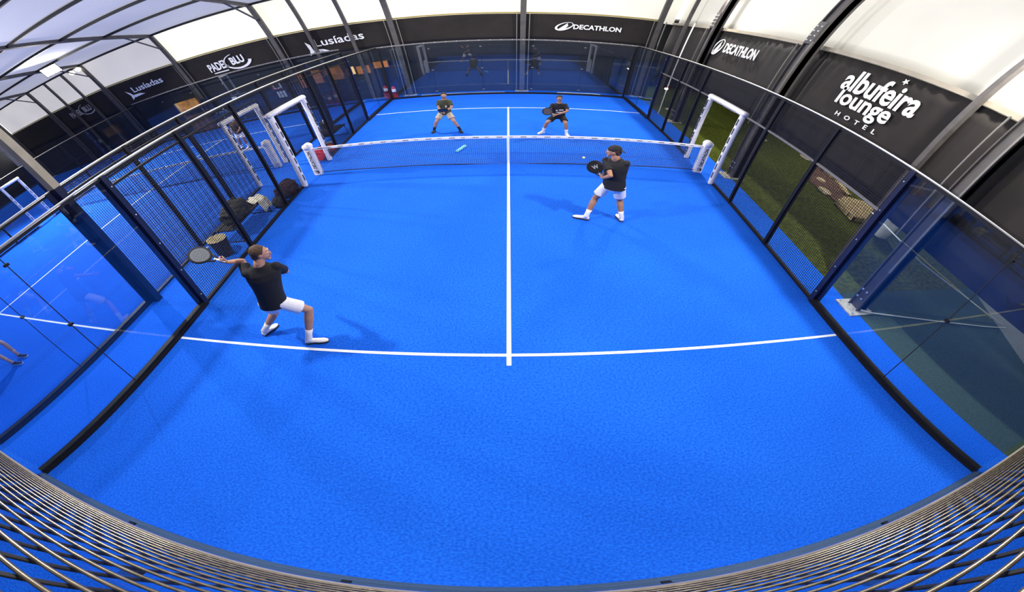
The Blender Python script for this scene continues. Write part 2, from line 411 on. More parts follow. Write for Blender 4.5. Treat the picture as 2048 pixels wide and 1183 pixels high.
# black repeat print running down the far posts and along the lintels
text_mesh('side_print', 'ALBUFEIRA  DECATHLON', (WL + .10, 1.135, 2.3), (0, 0, -2.1), (0, .10, 0), PADTXT, fL, bold=.03)
text_mesh('side_print', 'ALBUFEIRA  DECATHLON', (WR - .10, 1.12, .15), (0, 0, 2.15), (0, .09, 0), PADTXT, fR, bold=.03)
LG = mat('grey_print', (.42, .40, .40), .6)
text_mesh('lintel_print', 'DECATHLON   DECATHLON', (WR - .105, 1.0, 2.36), (0, -1.6, 0), (0, 0, .05), LG, fR)
text_mesh('lintel_print', 'DECATHLON   DECATHLON', (WL + .105, -.7, 2.42), (0, 1.6, 0), (0, 0, .05), LG, fL)

# leftover white padded post further out
t = thing('padded_post', 'single white padded post beyond the outer door frame of the neighbouring court', 'padded post', (-20.2, 3.6, 0))
obj('padding', MB().tube([(-20.2, 3.6, 0), (-20.2, 3.6, 1.9)], .13, 12), PAD, t, smooth=True)
obj('strap', MB().tube([(-20.2, 3.6, .7), (-20.2, 3.6, .76)], .135, 12), PADTXT, t)

# ------------------------------------------------------------------ nets
def net(x0, x1, y, ztop, label, xmid=None, sp=.045, padded=True, flip=False):
    t = thing('padel_net', label, 'net', ((x0 + x1) / 2, y, 0))
    mb = MB(); n = int((x1 - x0) / sp); zc = .90
    top = lambda x: ztop - (ztop - zc) * (1 - abs((x - (x0 + x1)/2) / ((x1 - x0)/2)))
    def bot(x):
        u = (x - x0) / (x1 - x0); return .075 - .065 * math.sin(PI * u) + .012 * math.sin(9 * u) + .01 * math.sin(21 * u + 1)
    for i in range(n + 1):
        x = x0 + (x1 - x0) * i / n; mb.bar((x, y, bot(x)), (x, y, top(x) - .04), .006, .006)
    for k in range(1, 18):
        f = k / 18; pts = [(x0 + (x1 - x0) * i / 20) for i in range(21)]
        for a, b in zip(pts[:-1], pts[1:]):
            mb.bar((a, y, bot(a) + (top(a) - .04 - bot(a)) * f), (b, y, bot(b) + (top(b) - .04 - bot(b)) * f), .006, .006)
    obj('netting', mb, NETM, t)
    tp = MB(); pts = [(x0 + (x1 - x0) * i / 24) for i in range(25)]
    for a, b in zip(pts[:-1], pts[1:]):
        tp.bar((a, y, top(a) - .005), (b, y, top(b) - .005), .03, .075)
    band = obj('top_tape', tp, PAD, t, weld=False)
    marks = MB(); i = 0; x = x0 + .2
    while x < x1 - .3:
        L = .13 if i % 2 == 0 else .09
        marks.bar((x, y - .0165, top(x) - .004), (x + L, y - .0165, top(x + L) - .004), .004, .02 if i % 2 == 0 else .012); x += .26; i += 1
    obj('tape_print', marks, mat('tape_print_ink', (.06, .055, .06), .7), t)
    bc = MB().tube([(a, y - .005, bot(a)) for a in [x0 + (x1 - x0) * i / 40 for i in range(41)]], .014, 6)
    obj('bottom_cord', bc, CORD, t)
    xm = (x0 + x1) / 2 if xmid is None else xmid
    obj('center_strap', MB().box((xm - .028, y - .022, .004), (xm + .028, y - .012, zc + .03)), LINE, t)
    return t
net(WL + .14, WR - .13, .0, .945, 'blue padel net with white top tape across the main court', xmid=-.005)
net(C2L + .2, C2R - .12, 1.2, .92, 'white taped net of the neighbouring court seen through the fences', sp=.06)

def net_post(x, y, label, face, rz=1):
    t = thing('net_post', label, 'net post', (x, y, 0))
    w = .105
    obj('padding', MB().box((x - w, y - .10, .0), (x + w, y + .10, 1.06)), PAD, t, bevel=.03)
    obj('cap', MB().tube([(x, y + .11, 1.05), (x, y - .105, 1.05)], w * 1.02, 16), PAD, t, smooth=True)
    return t
pl = net_post(WL + .09, .02, 'white padded net post at the left end of the main net', 1)
pr = net_post(WR - .09, .02, 'white padded net post at the right end of the main net', 1)
BLK = PADTXT
text_mesh('lettering', 'DECATHLON', (WL + .135, -.081, .26), (0, 0, .64), (-.085, 0, 0), BLK, pl, bold=.03, depth=.004)
emblem((WL + .093, -.082, .15), (0, 0, .065), (-.05, 0, 0), BLK, pl)
text_mesh('lettering', 'DECATHLON', (WR - .045, -.081, .26), (0, 0, .64), (-.085, 0, 0), BLK, pr, bold=.03, depth=.004)
emblem((WR - .087, -.082, .15), (0, 0, .065), (-.05, 0, 0), BLK, pr)
net_post(C2R - .12, 1.2, 'white padded post at the near-side end of the neighbouring net', 1)

# ------------------------------------------------------------------ tent: columns, rafters, purlins
YC = 11.35                                   # column line of the long wall
CX = [5.45, .56, -4.12, -8.9, -13.99, -19.2, -24.8, -30.6]
BZ = [4.95, 4.86, 4.88, 5.03, 5.14, 5.38, 5.46, 5.6]   # banner top at each column
EZ = [7.5, 7.45, 7.4, 7.4, 7.5, 7.75, 8.0, 8.2]        # eave
names = ['at the corner by the grass', 'behind the middle of the far glass wall', 'at the left end of the far glass wall', 'right of the round-emblem banner', 'left of the round-emblem banner',
         'carrying the two small lamps', 'at the far outer corner', 'outermost of the long wall']
SL = .2
for i, (x, bz, ez) in enumerate(zip(CX, BZ, EZ)):
    t = thing('tent_frame', 'steel tent column and sloping rafter ' + names[i], 'tent frame', (x, YC, 0))
    obj('column', MB().box((x - .10, YC - .08, .03), (x + .10, YC + .10, ez)), COLM, t)
    for q in (-.225, .225): obj('edge_rail', MB().box((x + q - .015, YC - .02, .03), (x + q + .015, YC + .02, bz)), ALU, t)
    obj('base_plate', MB().box((x - .28, YC - .2, 0), (x + .28, YC + .2, .03)), PLATE, t)
    if i > 0:
        obj('rafter', MB().bar((x, YC, ez - .02), (x, -1, ez + SL * (YC + 1)), .16, .22), COLM, t)
        obj('knee_brace', MB().bar((x, YC - .05, ez - 1.15), (x, YC - 1.9, ez + .33), .07, .07), COLM, t)

PURL = mat('near_black_purlin_metal', (.012, .012, .014), .6)
PY = [11.3, 8.35, 5.95, 3.45, .9]
PN = ['along the eave above the banners', 'next above the eave beam', 'second above the eave beam', 'third above the eave beam', 'highest one in view']
def zx(x):   # eave height along x
    for a, b, za, zb in zip(CX[:-1], CX[1:], EZ[:-1], EZ[1:]):
        if b <= x <= a: return za + (zb - za) * (a - x) / (a - b)
    return EZ[-1] if x < CX[-1] else EZ[0]
for y, nm in zip(PY, PN):
    t = MB()
    for a, b in zip(CX[:-1], CX[1:]):
        t.bar((a, y, zx(a) + SL * (YC - y)), (b, y, zx(b) + SL * (YC - y)), .12, .14)
    tag(obj('roof_purlin', t, PURL), 'long dark roof purlin ' + nm, 'purlin')

# intermediate posts in two bays of the long wall
for k, (x, za, zb, nm) in enumerate(((-7.35, 4.95, 7.42, 'left one above the large banner lettering'), (-5.75, 4.93, 7.42, 'right one above the large banner lettering'),
                                 (-20.95, 5.38, 7.85, 'right one above the faded banner'), (-22.75, 5.42, 7.9, 'left one above the faded banner'))):
    tag(obj('wall_post', MB().box((x - .07, YC - .1, .0), (x + .07, YC + .04, zb)), COLM), 'slim upright wall post, ' + nm, 'post')

# membranes
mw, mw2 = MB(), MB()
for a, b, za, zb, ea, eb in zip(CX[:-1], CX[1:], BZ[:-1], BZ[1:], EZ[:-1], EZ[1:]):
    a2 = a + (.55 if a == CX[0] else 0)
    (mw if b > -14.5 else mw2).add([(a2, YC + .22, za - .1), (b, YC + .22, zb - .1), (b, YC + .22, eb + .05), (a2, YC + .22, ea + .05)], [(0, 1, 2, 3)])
struct('wall_far', mw, WALLM); struct('wall_far.002', mw2, WALL_SHADED)
rf = MB()
xs = [6.2] + CX[1:]
for a, b in zip(xs[:-1], xs[1:]):
    ea, eb = zx(min(a, 5.45)) + .12, zx(b) + .12
    for y0, y1, s0, s1 in ((YC + .22, -1.0, -.044, SL * (YC + 1)), (-1.0, -14, SL * (YC + 1), SL * (YC + 1) - .2 * 13)):
        rf.add([(a, y0, ea + s0), (b, y0, eb + s0), (b, y1, eb + s1), (a, y1, ea + s1)], [(0, 1, 2, 3)])
struct('ceiling', rf, ROOFM)
GX = 6.02
# gable (right) wall: white membrane above the banners
gm = MB()
zr = lambda y: 7.62 + SL * (YC - max(y, -1)) - (.2 * (-1 - y) if y < -1 else 0)
ys = [11.57, 5.8, -.4, -6.3, -12.2, -14]
for a, b in zip(ys[:-1], ys[1:]):
    gm.add([(GX + .16, a, 4.8), (GX + .16, b, 4.8), (GX + .16, b, zr(b)), (GX + .16, a, zr(a))], [(0, 1, 2, 3)])
struct('wall_right', gm, WALLM)
struct('wall_left', MB().box((-33.2, -14, 0), (-33, 11.6, 11)), SKIRT_LOW)
struct('wall_near', MB().box((-33, -14.2, 0), (6.2, -14, 9)), SKIRT_LOW)
# lower dark lining of the long wall
lw = MB().box((-33, YC + .16, 0), (5.9, YC + .2, 3.4))
struct('wall_far.001', lw, SKIRT_LOW)
# added unseen roof and walls keeping sky light off the ground beyond the gable
struct('ceiling.001', MB().box((6.4, -14, 5.2), (24, 16.2, 5.3)), SKIRT_LOW)
struct('wall_right.001', MB().box((24, -14, -.3), (24.2, 16.2, 5.3)), SKIRT_LOW)
struct('wall_right.002', MB().box((6.2, 16, -.3), (24, 16.2, 5.3)).box((6.2, -14.2, -.3), (24, -14, 5.3)), SKIRT_LOW)

# gable columns
def gable_col(y, x, label, plate=True, w=.17, bolts=True, z1=9):
    t = thing('gable_column', label, 'column', (x, y, 0))
    obj('column', MB().box((x - .13, y - w, .03), (x + .13, y - w + .03, z1)).box((x - .13, y + w - .03, .03), (x + .13, y + w, z1)).box((x - .07, y - w, .03), (x + .07, y + w, z1)), COLM, t)
    obj('edge_rail', MB().box((x - .15, y - w - .012, 1.2), (x - .12, y - w + .03, 5.0)).box((x - .15, y + w + .15, 1.9), (x - .12, y + w + .18, 4.85)), ALU, t)
    if plate:
        b = MB().box((x - .34, y - .26, 0), (x + .22, y + .26, .03))
        obj('base_plate', b, PLATE, t)
        b = MB()
        for dx, dy in ((-.28, -.2), (-.28, .2), (.16, -.2), (.16, .2)): b.tube([(x + dx, y + dy, .03), (x + dx, y + dy, .08)], .022, 8)
        for dz in (.35, .55):
            for dy in (-.06, .06): b.tube([(x - .15, y + dy, dz), (x - .165, y + dy, dz)], .022, 8)
        obj('anchor_bolts', b, BOLT, t)
    if bolts:
        b = MB()
        for j in range(4):
            for dy in (-.085, .085): b.tube([(x - .15, y + dy, 5.02 + j * .17), (x - .165, y + dy, 5.02 + j * .17)], .024, 8)
        obj('splice_plate', MB().box((x - .15, y - .15, 4.9), (x - .12, y + .15, 5.7)), COLM, t)
        obj('splice_bolts', b, BOLT, t)
    return t
gable_col(-6.28, 5.62, 'brown-grey gable column with a bolted foot plate beside the glass at the right', bolts=False, w=.14)
gable_col(-.05, 5.62, 'gable column behind the right door frame with eight bright bolts above the banner')
gable_col(6.1, 5.75, 'gable column with eight bright bolts right of the corner, near the far end')
for (y, nm) in ((-4.98, 'crossing the banner with the two-line hotel lettering'), (9.4, 'between the corner column and the bolted column')):
    tag(obj('wall_post', MB().box((5.79, y - .06, 0), (5.91, y + .06, 8.8 if y > 0 else 10)), COLM), 'slim dark gable post ' + nm, 'post')
t = MB().box((GX - .10, -13.9, 4.86), (GX + .02, 11.4, 4.99))
tag(obj('eave_rail', t, TAN), 'tan steel rail along the top of the right-hand banners', 'rail')
t = MB()
for a, b, za, zb in zip(CX[:-1], CX[1:], BZ[:-1], BZ[1:]): t.bar((a, YC + .14, za + .06), (b, YC + .14, zb + .06), .06, .08)
tag(obj('eave_rail', t, mat('mustard_strip', (.36, .27, .06), .6)), 'thin mustard strip along the top of the far banners', 'rail')

# ------------------------------------------------------------------ banners
def banner(p0, p1, z0a, z0b, za, zb, label, nrm, folds=True):
    """banner between p0 and p1 (xy), hanging from za..zb down to z0a..z0b, with shallow pleats at the top"""
    p0, p1 = Vector((*p0, 0)), Vector((*p1, 0)); n = Vector((*nrm, 0)); t = thing('windbreak_banner', label, 'banner', (p0 + p1) / 2)
    N, M = 60, 8; vs_ = []; fs = []
    for j in range(M + 1):
        f = j / M
        for i in range(N + 1):
            u = i / N; z = (z0a + (z0b - z0a) * u) * (1 - f) + (za + (zb - za) * u) * f
            d = .018 * math.sin(u * 97 + 3 * math.sin(u * 13)) * f ** 5 + .02 * math.sin(u * 7 + f * 3)
            q = p0 + (p1 - p0) * u + n * (.03 + d); vs_.append((q.x, q.y, z))
    for j in range(M):
        for i in range(N):
            a = j * (N + 1) + i; fs.append((a, a + 1, a + N + 2, a + N + 1))
    o = obj('cloth', MB().add(vs_, fs), SKIRT, t, smooth=True)
    s_ = o.modifiers.new('thick', 'SOLIDIFY'); s_.thickness = .004
    return t
yb_ = YC + .16
BL = ['plain right part of the far windbreak banner', 'x', 'x', 'x', 'x', 'x', 'x']
labs = ['dark far banner with white sports-shop lettering and an oval mountain emblem', 'plain dark far banner left of the middle column', 'dark far banner with large white lettering starting with capital L, behind two slim posts',
        'dark far banner with white block lettering and a ring around its second word', 'smaller white lettering with a star-like mark on a dark banner below the bright lamps',
        'dark banner with faint partly hidden block lettering at the left', 'dark banner at the far left edge']
ban = []
for i in range(7):
    ban.append(banner((CX[i], yb_), (CX[i + 1], yb_), 3.3, 3.3, BZ[i], BZ[i + 1], labs[i], (0, -1)))
yt = yb_ - .085
text_mesh('lettering', 'DECATHLON', (2.36, yt, 3.98), (1.76, 0, 0), (0, 0, .30), WHITETXT, ban[0], bold=.03)
emblem((2.04, yt, 4.14), (.30, 0, .05), (0, 0, .22), WHITETXT, ban[0])
text_mesh('lettering', 'Lusíadas', (-7.35, yt, 3.85), (2.05, 0, .06), (0, 0, .50), WHITETXT, ban[2], bold=.012)
m_ = MB().poly([(-7.72, yt, 4.28), (-7.55, yt, 4.05), (-7.50, yt, 3.55), (-7.74, yt, 3.35), (-7.66, yt, 3.7)], (0, -.006, 0)).poly([(-7.48, yt, 3.72), (-7.1, yt, 3.66), (-6.85, yt, 3.48), (-7.3, yt, 3.52), (-7.5, yt, 3.5)], (0, -.006, 0))
obj('star_mark', m_, WHITETXT, ban[2])
text_mesh('lettering', 'PADEL', (-12.62, yt, 3.78), (1.05, 0, .08), (0, 0, .58), WHITETXT, ban[3], bold=.03)
text_mesh('lettering', 'BLU', (-11.37, yt, 3.88), (.70, 0, .05), (0, 0, .54), WHITETXT, ban[3], bold=.04)
r_ = MB(); curve_ribbon(r_, lambda u: (-11.05 + .64 * math.cos(math.radians(100 + 250 * u)), yt, 4.12 + .52 * math.sin(math.radians(100 + 250 * u))), 36, lambda u: .03 + .13 * u, (0, -1, 0))
obj('ring', r_, WHITETXT, ban[3])
obj('underline', MB().box((-12.5, yt - .006, 3.62), (-11.7, yt, 3.69)), WHITETXT, ban[3])
text_mesh('lettering', 'Lusíadas', (-17.62, yt, 4.22), (2.2, 0, 0), (0, 0, .46), WHITETXT, ban[4], bold=.012)
m_ = MB().poly([(-18.15, yt, 4.55), (-17.9, yt, 4.3), (-17.75, yt, 3.95), (-18.05, yt, 3.72), (-17.98, yt, 4.1)], (0, -.006, 0)).poly([(-17.75, yt, 4.08), (-17.3, yt, 4.05), (-17.0, yt, 3.9), (-17.5, yt, 3.88), (-17.8, yt, 3.85)], (0, -.006, 0))
obj('star_mark', m_, WHITETXT, ban[4])
FAINT = mat('worn_white_print', (.40, .36, .32), .7)
text_mesh('lettering', 'PADEL', (-23.4, yt, 4.25), (1.1, 0, 0), (0, 0, .55), FAINT, ban[5], bold=.03)
text_mesh('lettering', 'BLU', (-22.05, yt, 4.3), (.75, 0, 0), (0, 0, .52), FAINT, ban[5], bold=.04)
r_ = MB(); curve_ribbon(r_, lambda u: (-21.7 + .68 * math.cos(math.radians(100 + 250 * u)), yt, 4.55 + .5 * math.sin(math.radians(100 + 250 * u))), 36, lambda u: .03 + .10 * u, (0, -1, 0))
obj('ring', r_, FAINT, ban[5])

glabs = ['plain dark banner on the right wall next to the far corner', 'dark right-hand banner with slanted white sports-shop lettering', 'dark right-hand banner with big rounded lower-case white lettering and HOTEL beneath',
         'plain dark banner at the right edge beyond the near column']
gy_ = [11.4, 5.95, -.3, -6.28, -13.9]
gb = []
for i in range(4):
    gb.append(banner((GX, gy_[i]), (GX, gy_[i + 1]), 1.8, 1.8, 4.85, 4.85, glabs[i], (-1, 0)))
xt = GX - .085
text_mesh('lettering', 'DECATHLON', (xt, 5.1, 3.86), (0, -2.35, 0), (0, 0, .46), WHITETXT, gb[1], bold=.03)
emblem((xt, 5.62, 4.08), (0, -.34, .06), (0, 0, .33), WHITETXT, gb[1])
text_mesh('lettering', 'albufeira', (xt, -1.55, 3.93), (0, -2.42, 0), (0, 0, .66), WHITETXT, gb[2], bold=.022, spacing=1.0)
text_mesh('lettering', 'lounge', (xt, -1.72, 3.38), (0, -1.80, 0), (0, 0, .64), WHITETXT, gb[2], bold=.022, spacing=1.0)
text_mesh('small_lettering', 'HOTEL', (xt, -2.02, 3.22), (0, -1.45, 0), (0, 0, .12), WHITETXT, gb[2], bold=.01, spacing=2.4)
obj('star', MB().poly([(xt, -3.15 + .09 * (1 if k % 2 else .42) * math.cos(k * PI / 5 + .3), 4.68 + .09 * (1 if k % 2 else .42) * math.sin(k * PI / 5 + .3)) for k in range(10)], (-.006, 0, 0)), WHITETXT, gb[2])

# ------------------------------------------------------------------ lamps
FIX = emis('lamp_glass', (1, .93, .78), 60)
def flood(x, y, z, label, aim, size=.5, power=LAMP_W, mast=None, mx=None, mlabel=None):
    t = thing('floodlight', label, 'floodlight', (x, y, z))
    d = (Vector(aim) - Vector((x, y, z))).normalized(); q = d.to_track_quat('-Z', 'Y'); m3 = q.to_matrix()
    s_ = size / 2
    co = lambda a, b, c: Vector((x, y, z)) + m3 @ Vector((a, b, c))
    hb = MB().add([co(a, b, c) for c in (.0, .12) for a, b in ((-s_, -s_*.7), (s_, -s_*.7), (s_, s_*.7), (-s_, s_*.7))], [(0,3,2,1),(4,5,6,7),(0,1,5,4),(1,2,6,5),(2,3,7,6),(3,0,4,7)])
    obj('housing', hb, STEEL, t)
    obj('lens', MB().add([co(a, b, -.006) for a, b in ((-s_*.9, -s_*.62), (s_*.9, -s_*.62), (s_*.9, s_*.62), (-s_*.9, s_*.62))], [(0, 3, 2, 1)]), FIX, t)
    ld = bpy.data.lights.new('flood', 'AREA'); ld.shape = 'RECTANGLE'; ld.size = size * .9; ld.size_y = size * .62; ld.energy = power; ld.color = (1, .95, .87)
    lo = bpy.data.objects.new('flood', ld); C.objects.link(lo); lo.location = m3 @ Vector((0, 0, -.03)); lo.rotation_mode = 'QUATERNION'; lo.rotation_quaternion = q; lo.parent = t
    return t
fl = [(-5.95, -5.9, 6.95, (0, -3.6, 0), 1.0, 'floodlight on the near tan mast, over the left player, above the view'), (-4.12, 6.3, 7.85, (0, 3.5, 0), 1.1, 'floodlight hung from the rafter over the far part of the left fence'),
      (5.25, -6.28, 7.2, (0, -3.6, 0), 1.0, 'floodlight on the near right gable column'), (5.4, 6.1, 7.2, (0, 3.5, 0), 1.0, 'floodlight on the far right gable column'),
      (-17.9, 1.9, 7.2, (-11.5, -2, 0), 4.2, 'floodlight on the farther left mast')]
for x, y, z_, a, pw, lb in fl:
    t_ = flood(x, y, z_, lb, a, power=LAMP_W * pw)
    q = {0: (-6.18, -5.9, 7.0), 1: (-4.12, 6.3, 8.32), 2: (5.62, -6.28, 7.25), 3: (5.75, 6.1, 7.25), 4: (-18.3, 1.9, 7.3)}[fl.index((x, y, z_, a, pw, lb))]
    obj('bracket', MB().bar((x, y, z_ + .1), q, .05, .05), STEEL, t_)
t = flood(-17.9, 8.0, 7.85, 'glaring floodlight hung under the roof at the upper left', (-10, -2, 2.5), size=.95, power=350)
obj('hanger', MB().bar((-17.9, 8.0, 7.9), (-17.9, 8.35, 8.3), .05, .05), STEEL, t)
for x, y, pw, nm in ((11.5, 1.5, 360, 'over the grass'), (11.0, -7.5, 90, 'over the greyed grass')):
    t_ = flood(x, y, 5.0, 'added unseen fill lamp beyond the gable, ' + nm, (x - .8, y, 0), power=pw)  # invented lamps, out of view, only to brighten the ground outside
    obj('bracket', MB().bar((x, y, 5.1), (x, y, 5.2), .06, .06), STEEL, t_)
for x, y, z_, nm in ((-19.7, 10.9, 7.45, 'left'), (-19.1, 10.9, 7.47, 'right')):
    t = thing('round_lamp', 'small round lamp on the eave, ' + nm + ' one of the pair beside the glaring floodlight', 'lamp', (x, y, z_))
    obj('globe', MB().ball((x, y, z_), .17), emis('warm_globe', (1, .9, .7), 6), t, smooth=True)
    obj('bracket', MB().bar((x, y, z_ + .1), (x, 11.32, 7.80), .04, .04), STEEL, t)
# light masts
def mast(x, y, label, w=.1, h=7.0, m=TAN):
    t = thing('light_mast', label, 'light mast', (x, y, 0))
    obj('pole', MB().box((x - w, y - w, H + .04), (x + w, y + w, h)), m, t)
    obj('foot', MB().box((x - w * .9, y - w * .9, 0), (x + w * .9, y + w * .9, H + .04)), NAVY, t)
    return t
mast(C2R + .20, -5.93, 'tan light mast rising above the neighbouring fence, nearer of the two at the left', w=.085)
mast(-18.3, 1.9, 'dark tan light mast beyond the outer door frame, farther of the two at the left', w=.16, h=7.5)
tag(obj('hanging_cord', MB().tube([(5.45, 7.35, .0), (5.45, 7.3, .25), (5.42, 7.2, 2.4), (5.4, 7.1, 5.0)], .022, 8), mat('white_rope', (.8, .8, .78), .7)), 'white upright cord hanging beside the far right fence', 'cord')
t = thing('work_lamp', 'small glowing lamp on the white cord at the far right', 'lamp', (5.4, 7.15, 1.5))
obj('bulb', MB().ball((5.36, 7.1, 1.45), .06), emis('work_bulb', (1, .85, .7), 30), t, smooth=True)
obj('socket', MB().tube([(5.43, 7.2, 1.5), (5.38, 7.12, 1.46)], .045, 10), mat('red_plastic', (.5, .04, .01), .5), t)
# guy cables at the right
CB = mat('pale_cable', (.75, .76, .70), .6)
tag(obj('guy_cable', MB().tube([(5.55, -6.45, .10), (5.75, -6.52, .06), (8.8, -7.4, .02), (9.6, -7.6, .02)], .014, 6), CB), 'pale cable tied to the foot plate of the near right column', 'cable')
tag(obj('guy_cable', MB().tube([(4.86, -5.75, 2.2), (6.3, -6.3, 1.4), (9.6, -7.45, .02)], .014, 6), CB), 'pale cable slanting down from the right glass past the white bin', 'cable')

# ------------------------------------------------------------------ people
def V(*a): return Vector(a)
def fuse(name, mb, m, parent, vox=.009, smooth_it=4):
    """one continuous surface out of overlapping closed forms"""
    o = obj(name, mb, m, parent)
    r = o.modifiers.new('r', 'REMESH'); r.mode = 'VOXEL'; r.voxel_size = vox; r.adaptivity = 0
    k = o.modifiers.new('s', 'SMOOTH'); k.factor = .5; k.iterations = smooth_it
    dg = bpy.context.evaluated_depsgraph_get(); dg.update()
    me = bpy.data.meshes.new_from_object(o.evaluated_get(dg)); o.modifiers.clear()
    old = o.data; o.data = me; bpy.data.meshes.remove(old); me.name = name
    for p in me.polygons: p.use_smooth = True
    if not me.materials: me.materials.append(m)
    return o

def limb(mb, a, b, prof, seg=14, flat=False):
    a, b = Vector(a), Vector(b)
    mb.tube([a.lerp(b, t) for t, r in prof], [r for t, r in prof], seg)
    if not flat:
        mb.ball(a, prof[0][1], nu=14, nv=8); mb.ball(b, prof[-1][1], nu=14, nv=8)

def rings(mb, cs, seg=20):
    """cs: (centre, side vector*halfwidth, front vector*halfdepth)"""
    vs_ = []; fs = []
    for c, sx, fy in cs:
        vs_ += [c + sx * math.cos(2*PI*k/seg) + fy * math.sin(2*PI*k/seg) for k in range(seg)]
    for i in range(len(cs) - 1):
        for k in range(seg): fs.append((i*seg + k, i*seg + (k+1) % seg, (i+1)*seg + (k+1) % seg, (i+1)*seg + k))
    fs += [tuple(range(seg))[::-1], tuple(range((len(cs)-1)*seg, len(cs)*seg))]
    mb.add(vs_, fs)

def hand(mb, wrist, d, side, k=1.0, curl=.9):
    """wrist point, direction of the palm, side = thumb side; five separate bent fingers"""
    d = Vector(d).normalized(); s_ = Vector(side); s_ = (s_ - d * s_.dot(d)).normalized(); n = d.cross(s_)
    w = Vector(wrist)
    rings(mb, [(w + d * x * k, s_ * a * k, n * b * k) for x, a, b in ((-.01, .024, .018), (.02, .034, .018), (.055, .041, .017), (.088, .038, .014))], 12)
    for i, L in enumerate((.070, .078, .072, .056)):
        o = w + d * .085 * k + s_ * (.030 - .020 * i) * k
        p = [o]; ang = 0
        for j, f in enumerate((.45, .32, .23)):
            ang += curl * (.75, .9, .6)[j]
            p.append(p[-1] + (d * math.cos(ang) + n * math.sin(ang)) * L * f * k)
        mb.tube(p, [.0095 * k, .009 * k, .0085 * k, .0065 * k], 8); mb.ball(p[-1], .0068 * k, nu=8, nv=6)
    o = w + d * .03 * k + s_ * .030 * k
    p = [o, o + (d * .6 + s_ * .75 + n * .2).normalized() * .035 * k, o + (d * .6 + s_ * .75 + n * .2).normalized() * .035 * k + (d * .75 + s_ * .1 + n * .6).normalized() * .035 * k]
    mb.tube(p, [.014 * k, .011 * k, .008 * k], 8); mb.ball(p[-1], .0082 * k, nu=8, nv=6)

